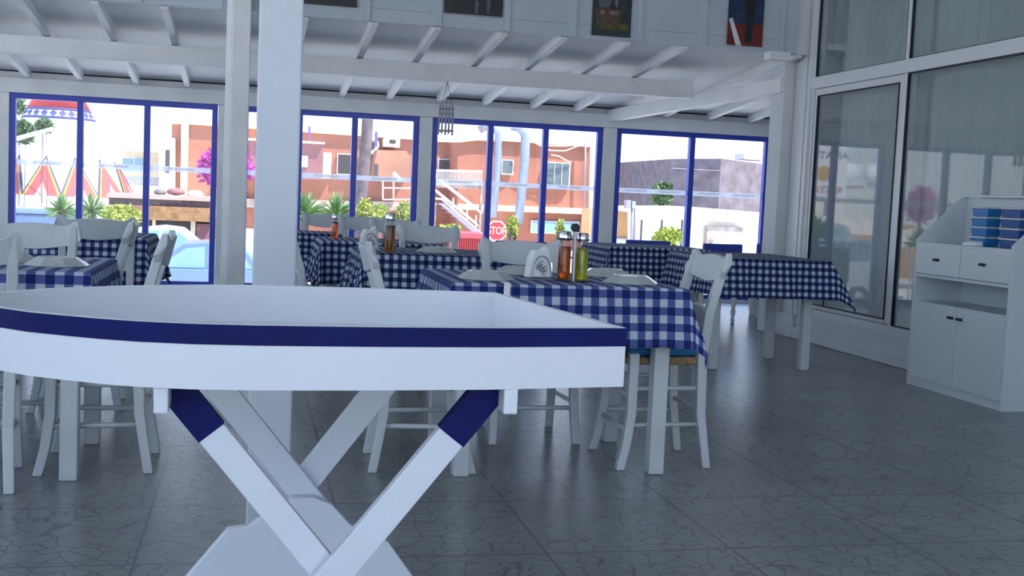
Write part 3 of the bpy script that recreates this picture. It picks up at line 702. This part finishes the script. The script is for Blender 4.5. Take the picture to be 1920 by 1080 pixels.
# awning across the cone's left side, lilac shade put into its colour
AW = empty('awning', (at(10, 300, 38.4).x, 38.4, GZ), 0, 'white sloping awning edge across the left side of the tipi', 'awning')
b = MB(); b.extr([(p.x-AW.location.x, p.z-GZ) for p in [at(x, y, 38.4) for x, y in ((-60, 276), (28, 256), (96, 238), (97, 243), (30, 263), (-60, 284))]], 'y', 0, .5); b.build('awning_sheet', mat('shade_lavender_canvas', (.40, .42, .52), .9), AW)
for x in (-50, 4): p = at(x, 270, 38.5); MB().tube([(p.x-AW.location.x, .1, 0), (p.x-AW.location.x, .1, p.z-GZ)], .04, 8).build('post', M['rail'], AW)

def leafy(c, rx, ry, rz, n, size, m, seed, name='foliage', parent=None):
    random.seed(seed); b = MB()
    for _ in range(n):
        u, v, r = random.uniform(-1, 1), random.uniform(0, 2*PI), random.uniform(.35, 1)**.5
        s_ = math.sqrt(1-u*u); p = Vector((c[0]+rx*r*s_*math.cos(v), c[1]+ry*r*s_*math.sin(v), c[2]+rz*r*u))
        d = Vector((random.uniform(-1, 1), random.uniform(-1, 1), random.uniform(-.6, 1))).normalized(); e_ = d.cross(Vector((random.uniform(-1, 1), random.uniform(-1, 1), .3))).normalized()
        l = size*random.uniform(.6, 1.3)
        b.bm.faces.new([b.bm.verts.new(q) for q in (p, p+d*l*.5+e_*l*.28, p+d*l, p+d*l*.5-e_*l*.28)])
    return b.build(name, m, parent)
def shrub(px, py, wpx, hpx, Y, m, n, size, label, cat, name='shrub', group=None, seed=1, stem=True, sr=.025):
    c = at(px, py, Y); s_ = Y*1.0/F_PX
    r = empty(name, (c.x, Y, GZ), 0, label, cat, group)
    leafy((0, 0, c.z-GZ), wpx*s_/2, wpx*s_/2*.8, hpx*s_/2, n, size, m, seed, 'foliage', r)
    if stem:
        b = MB()
        for a_ in range(3): b.tube([(.05*math.cos(a_*2.1), .05*math.sin(a_*2.1), 0), (.12*math.cos(a_*2.1), .12*math.sin(a_*2.1), (c.z-GZ)*.6), (.2*wpx*s_*math.cos(a_*2.1), .2*wpx*s_*math.sin(a_*2.1), c.z-GZ)], sr, 6)
        b.build('stem', M['bark'], r)
    return r
shrub(40, 247, 32, 34, 39.2, M['green'], 900, .22, 'grey-green tree top at the upper left of the tipi', 'tree', 'tree', None, 3, sr=.01)
shrub(83, 238, 18, 20, 39.3, M['green'], 400, .2, 'small round tree top in front of the tipi', 'tree', 'tree', None, 4, sr=.01)
shrub(30, 200, 24, 20, 50, M['green'], 400, .25, 'faint tree left of the red tipi top', 'tree', 'tree', None, 5, sr=.01)
def yucca(px, py, wpx, hpx, Y, label, seed):
    random.seed(seed); c = at(px, py, Y); s_ = Y/F_PX; r = empty('yucca', (c.x, Y, GZ), 0, label, 'plant', 'yucca plants outside the windows')
    b = MB(); L = max(wpx, hpx)*s_*.55; cz = c.z-GZ-hpx*s_*.12
    for _ in range(110):
        th = random.uniform(0, 2*PI); el = random.uniform(-.35, 1.45); l = L*random.uniform(.75, 1.05)
        d = Vector((math.cos(th)*math.cos(el), math.sin(th)*math.cos(el), math.sin(el))); sd_ = d.cross(Vector((0, 0, 1))).normalized()*L*.035
        p0 = Vector((0, 0, cz)); p1 = p0+d*l*.55+Vector((0, 0, .02*l)); p2 = p0+d*l-Vector((0, 0, .12*l*math.cos(el)))
        v = [b.bm.verts.new(q) for q in (p0-sd_*.5, p0+sd_*.5, p1+sd_, p2, p1-sd_)]; b.bm.faces.new(v)
    b.build('leaf_rosette', M['yucca'], r)
    MB().tube([(0, 0, 0), (.02, 0, cz*.5), (0, 0, cz)], .06, 8).build('trunk', M['bark'], r)
yucca(116, 388, 66, 70, 17, 'spiky yucca left of the first blue mullion', 1); yucca(172, 388, 72, 74, 18, 'spiky yucca right of the first blue mullion', 2)
yucca(572, 392, 92, 96, 16, 'tall spiky yucca right beside the nearest column', 3); yucca(632, 394, 96, 92, 17, 'bushy yucca left of the tree trunk', 4)
shrub(228, 408, 70, 46, 16, M['lime'], 900, .06, 'lime green leafy shrub in the first window', 'shrub', seed=6)
shrub(684, 400, 34, 60, 15.5, M['lime'], 500, .055, 'yellow-green climbing shrub just right of the tree trunk', 'shrub', seed=7)
shrub(712, 408, 38, 50, 15.8, M['lime'], 500, .055, 'yellow-green shrub in front of the terracotta oven wall', 'shrub', seed=8)
shrub(757, 406, 34, 60, 15.5, M['lime'], 500, .055, 'yellow-green shrub beside the second window frame', 'shrub', seed=9)
shrub(960, 428, 22, 52, 16, M['lime'], 260, .055, 'thin lime shrub between the stop sign and the duct', 'shrub', seed=10)
shrub(1050, 428, 18, 40, 16, M['lime'], 160, .055, 'thin lime sprig in front of the low window strip', 'shrub', seed=13)
shrub(1252, 445, 62, 36, 15.5, M['lime'], 700, .06, 'bright green bush in the right window', 'shrub', seed=11)
shrub(1242, 366, 34, 48, 40, M['green'], 700, .22, 'dark tree beside the purple-grey stone block', 'tree', 'tree', seed=12)
shrub(846, 430, 46, 18, 15.5, M['lime'], 180, .05, 'low lime shrub at the foot of the fire stairs', 'shrub', seed=21)
# bougainvillea
shrub(424, 316, 98, 76, 22, M['magenta'], 2400, .10, 'magenta bougainvillea growing up behind the farther column', 'bush', 'bougainvillea', seed=14)
# pale house behind the tipi
r = empty('house', (at(250, 400, 60).x, 60, GZ), 0, 'pale house with a blue slatted fence between the tipi and the terracotta building', 'house')
def part(parent, name, m, x0, y0, x1, y1, Y, dy, nm2=None):
    b = MB(); pb(b, x0, y0, x1, y1, Y, dy); o = b.build(name, M[m] if isinstance(m, str) else m)
    o.parent = parent; o.matrix_parent_inverse = Matrix.Translation(-parent.location); return o
part(r, 'wall', 'cream', 170, 283, 335, 430, 60, 3); part(r, 'roof', 'offwhite', 165, 264, 335, 284, 59.6, 4)
wi = part(r, 'window', 'rail', 228, 295, 272, 323, 59.9, .1); part(wi, 'window_pane', 'teal', 230, 297, 249, 321, 59.85, .06); part(wi, 'window_pane', 'teal', 252, 297, 270, 321, 59.85, .06)
bpy.context.view_layer.update()
r2 = empty('fence', (at(265, 400, 56).x, 56, GZ), 0, 'blue slatted fence in front of the pale house', 'fence')
for k_ in range(4): part(r2, 'slat', 'duct', 232, 332+k_*4, 298, 334.6+k_*4, 56, .05)
part(r2, 'base_wall', 'offwhite', 225, 348, 300, 430, 56, .2)
tk = part(empty('water_tank', (at(200, 245, 60).x, 60.5, 0), 0, 'faint white rooftop tank beside the tipi', 'water tank'), 'tank', 'offwhite', 189, 234, 215, 247, 60, 1)
part(tk.parent, 'stand', 'offwhite', 192, 247, 209, 262, 60.2, .6)

# terracotta building
TB = empty('terracotta_building', (at(700, 400, 54).x, 54, GZ), 0, 'long two-storey terracotta building across the street', 'building')
def tpart(name, m, x0, y0, x1, y1, Y, dy): return part(TB, name, m, x0, y0, x1, y1, Y, dy)
def wall_poly(name, m, pts, Y, dy, par=TB):
    P_ = [at(x, y, Y) for x, y in pts]; b = MB(); b.extr([(p.x, p.z) for p in P_], 'y', Y, Y+dy); o = b.build(name, M[m]); o.parent = par; o.matrix_parent_inverse = Matrix.Translation(-par.location); return o
wall_poly('wall', 'terra', [(322, 225), (560, 243), (790, 262), (868, 268), (868, 470), (322, 470)], 54.5, 5)
wall_poly('parapet', 'cream', [(320, 218), (352, 222), (560, 238), (795, 255), (868, 262), (868, 269), (790, 263), (560, 247), (355, 233), (322, 232)], 54.3, .5)
wall_poly('pilaster', 'cream', [(340, 222), (354, 222), (350, 372), (338, 372)], 54.2, .3)
wall_poly('wall', 'terra', [(858, 262), (1107, 272), (1102, 470), (858, 470)], 52, 2.6)
wall_poly('parapet', 'cream', [(812, 260), (862, 262), (905, 250), (1000, 258), (1110, 268), (1109, 276), (1000, 268), (905, 262), (862, 267), (812, 265)], 51.8, .5)
wall_poly('wall', 'cream', [(298, 266), (325, 258), (325, 376), (298, 376)], 53, 1.5)
tpart('door', 'dark', 310, 281, 318, 324, 52.9, .15)
wall_poly('ledge', 'concrete', [(440, 372), (812, 380), (812, 396), (440, 388)], 54.0, .6)
wall_poly('ledge', 'cream', [(860, 382), (1104, 391), (1103, 402), (860, 393)], 51.6, .5)
mb_ = tpart('extension', 'maroon', 445, 266, 606, 334, 52.5, 2)
tpart('extension_roof', 'cream', 443, 262, 609, 266, 52.3, 2.3)
part(mb_, 'window', 'offwhite', 559, 292, 577, 313, 52.4, .12)
tpart('door', 'rail', 605, 286, 621, 335, 54.2, .3)
def fwin(x0, y0, x1, y1, Y, bars=0, par=TB, pane='dark'):
    f = part(par, 'window', 'rail', x0-2, y0-2, x1+2, y1+3, Y, .15); part(f, 'window_pane', pane, x0, y0, x1, y1, Y-.05, .06)
    for k_ in range(1, bars+1):
        x = x0+(x1-x0)*k_/(bars+1); part(f, 'bar', 'offwhite' if bars < 5 else 'bark', x-.5, y0, x+.5, y1, Y-.09, .03)
    return f
fwin(634, 290, 664, 326, 54.3, 6); fwin(823, 300, 857, 340, 54.3, 8); fwin(943, 301, 961, 325, 51.8, 0, pane='pane'); fwin(1026, 306, 1067, 350, 51.8, 2, pane='pane')
fwin(998, 416, 1042, 435, 51.8, 0, pane='teal'); fwin(1046, 417, 1084, 437, 51.8, 0, pane='teal'); fwin(685, 291, 690, 330, 54.3, 0)
o = MB().lathe([(.42, 0), (.42, .12), (.28, .13), (.26, .13)], n=20).build('vent', M['rail'], TB, True); c = at(694, 273, 54.2)
o.parent = None; o.matrix_world = Matrix.Translation(c) @ Matrix.Rotation(PI/2, 4, 'X'); o.parent = TB; o.matrix_parent_inverse = Matrix.Translation(-TB.location)
o2 = MB().lathe([(.24, 0), (.24, .14)], n=16).build('vent_grille', M['dark']); o2.parent = o
wall_poly('chimney_hood', 'terra2', [(708, 281), (762, 283), (772, 300), (770, 336), (700, 334), (703, 300)], 52.6, 2)
tpart('hood_opening', 'dark', 701.5, 308, 708.5, 333, 52.5, .12)
ac = part(TB, 'air_conditioner', 'rail', 720, 260, 750, 276, 53.6, .7); part(ac, 'grille', 'dark', 731, 262, 742, 269, 53.5, .1)
for x0, y0, x1, y1 in ((578, 237, 582, 262), (703, 247, 708, 275)): tpart('pipe', 'purplepipe', x0, y0, x1, y1, 53.7, .2)
def px_tube(name, m, pts, Y, r_, par, n=8):
    b = MB(); b.tube([at(x, y, Y) for x, y in pts], r_, n); o = b.build(name, M[m], None, True)
    if par: o.parent = par; o.matrix_parent_inverse = Matrix.Translation(-par.location)
    return o
px_tube('duct', 'duct', [(910, 238), (928, 241), (935, 252), (934, 290), (929, 350), (924, 408)], 50.8, .17, TB, 14)
px_tube('duct', 'duct', [(960, 236), (976, 240), (985, 254), (984, 300), (977, 370), (972, 418), (968, 424)], 50.6, .21, TB, 16)
px_tube('rooftop_fan', 'steel', [(905, 232), (912, 243)], 50.8, .3, TB, 12)
for q in ([(992, 262), (1030, 282), (1060, 283), (1093, 270)], [(985, 258), (1020, 273), (1062, 274), (1095, 268)], [(1070, 305), (1048, 293), (1033, 290)]): px_tube('cable', 'rail', q, 51.4, .03, TB, 5)
px_tube('downpipe', 'steel', [(1098, 268), (1096, 330), (1094, 400), (1095, 430)], 51.7, .05, TB, 6)
# balcony railing and fire stairs
ST = empty('fire_stairs', (at(850, 400, 48).x, 48, GZ), 0, 'white fire stairs with railings against the terracotta building', 'stairs')
def spt(pts, r_=.035, Y=48): return px_tube('handrail', 'rail', pts, Y, r_, ST, 6)
spt([(808, 319), (904, 322)], .05); spt([(808, 344), (904, 346)], .05)
b = MB()
for k_ in range(26): x = 810+k_*3.7; b.tube([at(x, 319, 48), at(x, 345, 48)], .022, 5)
o = b.build('balusters', M['rail'], ST); o.matrix_parent_inverse = Matrix.Translation(-ST.location)
for off, Y in ((0, 48), (0, 46.6)):
    dx = 0 if Y == 48 else -3
    spt([(806+dx, 338+off), (826+dx, 338), (905+dx, 399)], .045, Y); spt([(812+dx, 352), (900+dx, 424)], .035, Y); spt([(808, 372), (828, 373), (905, 440)], .045, Y)
for xx in (815, 850, 876, 893): spt([(xx, 345+(xx-815)*.75), (xx-1, 372+(xx-815)*.9)], .03)
b = MB(); P_ = [at(x, y, 48) for x, y in ((812, 380), (820, 380), (905, 446), (890, 446))]; b.extr([(p.x, p.z) for p in P_], 'y', 46.4, 46.6); o = b.build('stringer', M['steel'], ST); o.matrix_parent_inverse = Matrix.Translation(-ST.location)
for k_ in range(8):
    x, y = 826+k_*9.5, 383+k_*7.8
    b = MB(); pb(b, x, y, x+15, y+1.6, 46.8, 1.2); o = b.build('tread', M['steel'], ST); o.matrix_parent_inverse = Matrix.Translation(-ST.location)
b = MB(); pb(b, 806, 346, 905, 352, 48.1, 3); pb(b, 900, 346, 903, 440, 47.9, .2); pb(b, 814, 380, 817, 445, 47.9, .2); o = b.build('landing', M['concrete'], ST); o.matrix_parent_inverse = Matrix.Translation(-ST.location)
b = MB()
for q in ([(718, 338), (768, 338)], [(718, 338), (718, 374)], [(738, 339), (738, 374)], [(718, 374), (770, 374)], [(718, 352), (770, 353)]): b.tube([at(x, y, 53) for x, y in q], .04, 6)
o = b.build('roof_railing', M['rail']); tag(o, 'white pipe railing in front of the terracotta oven wall', 'railing')
o = px_tube('plank', 'rail', [(738, 324), (752, 340)], 52.2, .09, None); tag(o, 'white plank leaning on the oven wall', 'plank')
# tree trunk
o = MB(); o.tube([at(693, 150, 30), at(688, 250, 30), at(681, 330, 30), at(673, 420, 30), at(670, 470, 30)], [.15, .15, .16, .14, .15], 10); o = o.build('tree', M['bark'], None, True); tag(o, 'tall dark bare-stemmed tree rising behind the second window', 'tree')
# stop sign
c = at(931, 433, 36); SS = empty('stop_sign', (c.x, 36, GZ), 0, 'red STOP sign with white border beyond the third window', 'sign')
R8 = 19.5*36/F_PX/.924
oc = lambda R_, z: [(R_*math.sin(PI/8+k_*PI/4), R_*math.cos(PI/8+k_*PI/4)+z) for k_ in range(8)]
h_ = c.z-GZ
MB().extr(oc(R8, h_), 'y', -.02, 0).build('white_border', M['rail'], SS); MB().extr(oc(R8*.87, h_), 'y', -.03, -.019).build('red_face', M['red'], SS)
text_mesh('lettering', 'STOP', R8*.98, M['rail'], SS, Matrix.Translation((0, -.033, h_)) @ Matrix(((1, 0, 0, 0), (0, 0, -1, 0), (0, 1, 0, 0), (0, 0, 0, 1))), .004, sx=.72)
MB().tube([(0, .03, 0), (0, .03, h_+.2)], .035, 8).build('post', M['steel'], SS)
# red corrugated shed
SH = empty('shed', (at(885, 450, 40).x, 40, GZ), 0, 'low red corrugated shed with pink roof edge below the fire stairs', 'shed')
part(SH, 'corrugated_wall', 'red', 858, 446, 910, 480, 40, 2); part(SH, 'roof_edge', 'pink', 856, 438, 911, 447, 39.7, 2.5)
for k_ in range(13): part(SH, 'rib', 'pink', 859+k_*4, 446, 860.4+k_*4, 480, 39.93, .08)
# thatched hut
HT = empty('thatched_hut', (at(300, 420, 35).x, 35, GZ), 0, 'low hut with tan reed roof and dark front behind the white car', 'hut')
part(HT, 'roof_top', 'tan', 200, 366, 398, 374, 34.5, 3); part(HT, 'timber_fascia', 'bark', 204, 374, 398, 388, 34.6, 2.8); part(HT, 'thatch', 'thatch', 206, 387, 400, 413, 34.4, 2.9)
part(HT, 'dark_front', 'dark', 240, 412, 400, 470, 35, .3); part(HT, 'post', 'cream', 357, 412, 366, 470, 34.7, .2); part(HT, 'red_panel', 'maroon', 368, 420, 392, 465, 34.6, .2)
part(HT, 'post', 'cream', 285, 412, 291, 470, 34.7, .2)
random.seed(5)
for (x, y, w_, h2, lab) in ((300, 362, 22, 12, 'grey sack on the hut roof, leftmost of the row'), (330, 361, 34, 14, 'purple-grey bundle in the middle of the hut roof'), (366, 365, 30, 14, 'pale bundle at the right on the hut roof')):
    c = at(x, y-1.5, 36); s_ = 36/F_PX
    o = MB().lathe([(.01, -h2*s_/2), (w_*s_*.42, -h2*s_*.3), (w_*s_*.5, 0), (w_*s_*.32, h2*s_*.4), (.01, h2*s_/2)], n=12).build('bundle', M['maroon'] if x == 330 else M['stone'] if x == 300 else M['offwhite'], None, True)
    o.location = c; tag(o, lab, 'sack', 'bundles on the hut roof')
# right side: stone block, low wall, orange wall, blue stripe building
SB = empty('stone_building', (at(1340, 400, 45).x, 45, GZ), 0, 'purple-grey stone clad block with flat top in the right window', 'building')
P_ = [at(1260, 298, 45), at(1352, 296, 44), at(1480, 302, 46)]
b = MB(); z1 = P_[0].z; b.prism([(P_[0].x, 45, GZ), (P_[1].x, 44, GZ), (P_[2].x, 46, GZ), (P_[2].x, 52, GZ), (P_[0].x, 52, GZ)], [(P_[0].x, 45, z1), (P_[1].x, 44, z1+.08), (P_[2].x, 46, z1-.05), (P_[2].x, 52, z1), (P_[0].x, 52, z1)])
o = b.build('stone_wall', M['stone'], SB); o.matrix_parent_inverse = Matrix.Translation(-SB.location)
part(SB, 'cornice_line', 'steel', 1261, 317, 1350, 318.2, 44.0, .2); part(SB, 'roof_box', 'offwhite', 1395, 289, 1440, 300, 47, 1)
LW = empty('boundary_wall', (at(1300, 420, 36).x, 36, GZ), 0, 'pale garden wall with a pointed arch niche in the right window', 'wall')
wall_poly('wall', 'offwhite', [(1184, 392), (1300, 394), (1470, 408), (1470, 500), (1184, 500)], 36, .4, LW)
wall_poly('roof_sheet', 'tipi', [(1190, 388), (1300, 388), (1470, 402), (1470, 420), (1324, 414), (1200, 398)], 35.6, 2.5, LW)
wall_poly('arch_niche', 'concrete', [(1326, 424), (1394, 426), (1390, 470), (1324, 470)], 35.7, .35, LW)
wall_poly('niche_opening', 'tipi', [(1338, 456), (1344, 446), (1354, 442), (1364, 447), (1374, 460), (1374, 470), (1336, 470)], 35.6, .12, LW)
for x in (1202, 1240, 1278): part(LW, 'panel_joint', 'bark', x, 412, x+1.6, 470, 35.9, .12)
OW = empty('orange_wall', (at(1165, 420, 38).x, 38, GZ), 0, 'orange rendered wall behind the metal pole', 'wall'); part(OW, 'wall', 'orange', 1105, 393, 1184, 446, 38, 1); part(OW, 'ledge', 'steel', 1105, 445, 1186, 447, 37.9, 1.1); part(OW, 'lower_wall', 'offwhite', 1105, 447, 1184, 480, 38, 1)
UP = empty('utility_pole', (at(1186, 400, 34).x, 34, GZ), 0, 'grey pole with two electricity meter boxes', 'pole')
for x in (1184, 1190): px_tube('pipe', 'steel', [(x+2, 385), (x-1, 480)], 34, .05, UP)
part(UP, 'meter_box', 'steel', 1175, 375, 1183, 391, 33.8, .25); part(UP, 'meter_box', 'duct', 1185, 377, 1192, 391, 33.8, .25)
BS = empty('shop', (at(1235, 360, 60).x, 60, GZ), 0, 'white shop with a bright blue fascia stripe left of the stone block', 'building'); part(BS, 'wall', 'tipi', 1205, 345, 1262, 482, 60, 2); part(BS, 'blue_stripe', 'sky_blue', 1209, 332, 1262, 343, 59.8, 2.4); part(BS, 'pier', 'cream', 1234, 308, 1246, 360, 59.5, .6); part(BS, 'upper_wall', 'cream', 1236, 308, 1262, 325, 59.6, 2)

# cars
def car(px, py_ground, Y, Lm, Hm, m, label, deg=0, name='car'):
    c = at(px, py_ground, Y); r = empty(name, (c.x, Y, GZ), math.radians(deg), label, 'car'); L = Lm/2; W = .85
    body = [(-L, .35), (-L, .72), (-L*.92, .86), (-L*.45, .92), (L*.45, .90), (L*.95, .80), (L, .60), (L, .32)]
    def sec(y, k, dz=0): return [(x*k, y, z*Hm/1.45+dz) for x, z in body]
    MB().loft([sec(-W, .96), sec(-W*.93, 1), sec(W*.93, 1), sec(W, .96)]).build('body', M[m], r, bev=.04)
    cabp = [(-L*.62, .86), (-L*.42, 1.38), (-L*.1, 1.46), (L*.12, 1.42), (L*.48, .88)]
    def cs(y, sh): return [(x, y, z*Hm/1.45) for x, z in cabp]
    MB().loft([cs(-W*.9, 0), cs(-W*.72, 0), cs(W*.72, 0), cs(W*.9, 0)]).build('cabin', M[m], r, bev=.03)
    for s in (-1, 1):
        MB().extr([(-L*.52, .93*Hm/1.45), (-L*.38, 1.32*Hm/1.45), (-L*.12, 1.37*Hm/1.45), (-L*.12, .93*Hm/1.45)], 'y', s*W*.9, s*W*.915).build('side_window', M['carglass'], r)
        MB().extr([(-L*.07, .93*Hm/1.45), (-L*.07, 1.37*Hm/1.45), (L*.10, 1.33*Hm/1.45), (L*.36, .93*Hm/1.45)], 'y', s*W*.9, s*W*.915).build('side_window', M['carglass'], r)
        MB().box(-L*.25, -L*.15, s*W*.95, s*W*1.0, .74*Hm/1.45, .78*Hm/1.45).build('door_handle', M['darkmetal'], r)
        for q in (-.62, .62):
            o = MB(); o.tube([(q*L, s*W*.80, .31), (q*L, s*W*1.0, .31)], .31, 20); wl = o.build('wheel', M['tyre'], r, True)
            o = MB(); o.tube([(q*L, s*W*.98, .31), (q*L, s*W*1.02, .31)], .17, 14); o.build('hubcap', M['duct'], wl, True)
    return r
car(322, 500, 29.8, 4.2, 1.62, 'carwhite', 'white car parked in front of the thatched hut')
car(372, 520, 25.5, 4.4, 1.48, 'carblue', 'silver-blue car nearest the window, left of the farther column', 180)
car(-34, 470, 30.5, 4.6, 2.45, 'carwhite', 'tall white vehicle in the left corner of the first window')
o = MB(); pb(o, 22, 392, 145, 402, 23, 1.6); pb(o, 24, 402, 145, 440, 23.1, 1.5); o = o.build('covered_boat', M['carblue'], None, bev=.08); tag(o, 'pale blue covered boat or trailer behind the left chairs', 'boat')
car(470, 470, 33.4, 3.8, 1.5, 'carwhite', 'white car seen through the gap between the two columns', 80)
o = S(MB().box(-25, 40, 12.6, 23.0, -.35, -.25).build('sidewalk', M['street'])) if False else None

# things to the left, seen only as reflections in the sliding doors
def vat(x, y, Y):
    p = at(x, y, Y); return Vector((2*(WX+.03)-p.x, p.y, p.z))
def parasol(p, R_, label, seed):
    r = empty('parasol', (p.x, p.y, GZ), seed, label, 'parasol', 'beige market parasols'); h2 = p.z-GZ
    MB().loft([[(R_*math.cos(k_*PI/4), R_*math.sin(k_*PI/4), h2-.55) for k_ in range(8)], [(.05*math.cos(k_*PI/4), .05*math.sin(k_*PI/4), h2) for k_ in range(8)]]).build('canopy', M['canvas'], r)
    MB().tube([(0, 0, 0), (0, 0, h2)], .03, 8).build('pole', M['rail'], r)
parasol(vat(1562, 402, 34), 1.9, 'beige parasol mirrored in the first sliding door, left one', .2)
parasol(vat(1640, 412, 39), 1.9, 'beige parasol mirrored in the first sliding door, right one', .5)
parasol(vat(1712, 428, 30), 1.5, 'beige parasol mirrored in the second sliding door', .3)
p = vat(1553, 325, 36); sg = empty('restaurant_sign', (p.x, p.y, GZ), .35, 'white restaurant sign with yellow sun, mirrored in the first sliding door', 'sign')
zz = p.z-GZ; MB().box(-.62, .62, 0, .05, zz-.95, zz+.95).build('board', M['tipi'], sg); MB().box(-.06, .06, .05, .15, 0, zz+.9).build('post', M['steel'], sg)
rt = Matrix(((1, 0, 0, 0), (0, 0, -1, 0), (0, 1, 0, 0), (0, 0, 0, 1)))
text_mesh('lettering', 'ANATO', .36, M['dblue'], sg, Matrix.Translation((0, -.01, zz+.60)) @ rt, .003); text_mesh('lettering', 'RESTA', .34, M['red'], sg, Matrix.Translation((0, -.01, zz-.58)) @ rt, .003)
MB().lathe([(.25, 0), (.25, .02)], n=18).build('sun_emblem', M['yellow'], sg).matrix_local = Matrix.Translation((.15, -.0, zz)) @ Matrix.Rotation(PI/2, 4, 'X')
for i, (x, y) in enumerate(((1592, 330), (1655, 332))):
    p = vat(x, y, 50+i); o = MB(); o.tube([(-.62, 0, 0), (.62, 0, 0)], .6, 18); o = o.build('water_tank', M['tipi'], None, True); o.location = p; tag(o, 'white cylinder water tank mirrored in the first sliding door, %s one' % ('left', 'right')[i], 'water tank', 'mirrored water tanks')
    b_ = MB().box(p.x-.75, p.x+.75, 49+i*4, 52+i*4, GZ, p.z-.6).build('house', M['offwhite']); tag(b_, 'white flat-roofed house under the %s mirrored water tank' % ('left', 'right')[i], 'house')
p = vat(1728, 385, 27); r = empty('bougainvillea', (p.x, p.y, GZ), 0, 'magenta bougainvillea mirrored in the second sliding door', 'bush'); leafy((0, 0, p.z-GZ), .42, .42, .50, 900, .12, M['magenta'], 31, 'foliage', r); MB().tube([(0, 0, 0), (.03, 0, p.z-GZ)], .04, 7).build('stem', M['bark'], r)
p0, p1 = vat(1500, 400, 44), vat(1720, 400, 44)
o = MB().box(p0.x, p1.x, 44, 44.3, GZ, p0.z-.3).build('garden_wall', M['orange']); tag(o, 'tan garden wall mirrored low in the sliding doors', 'wall')
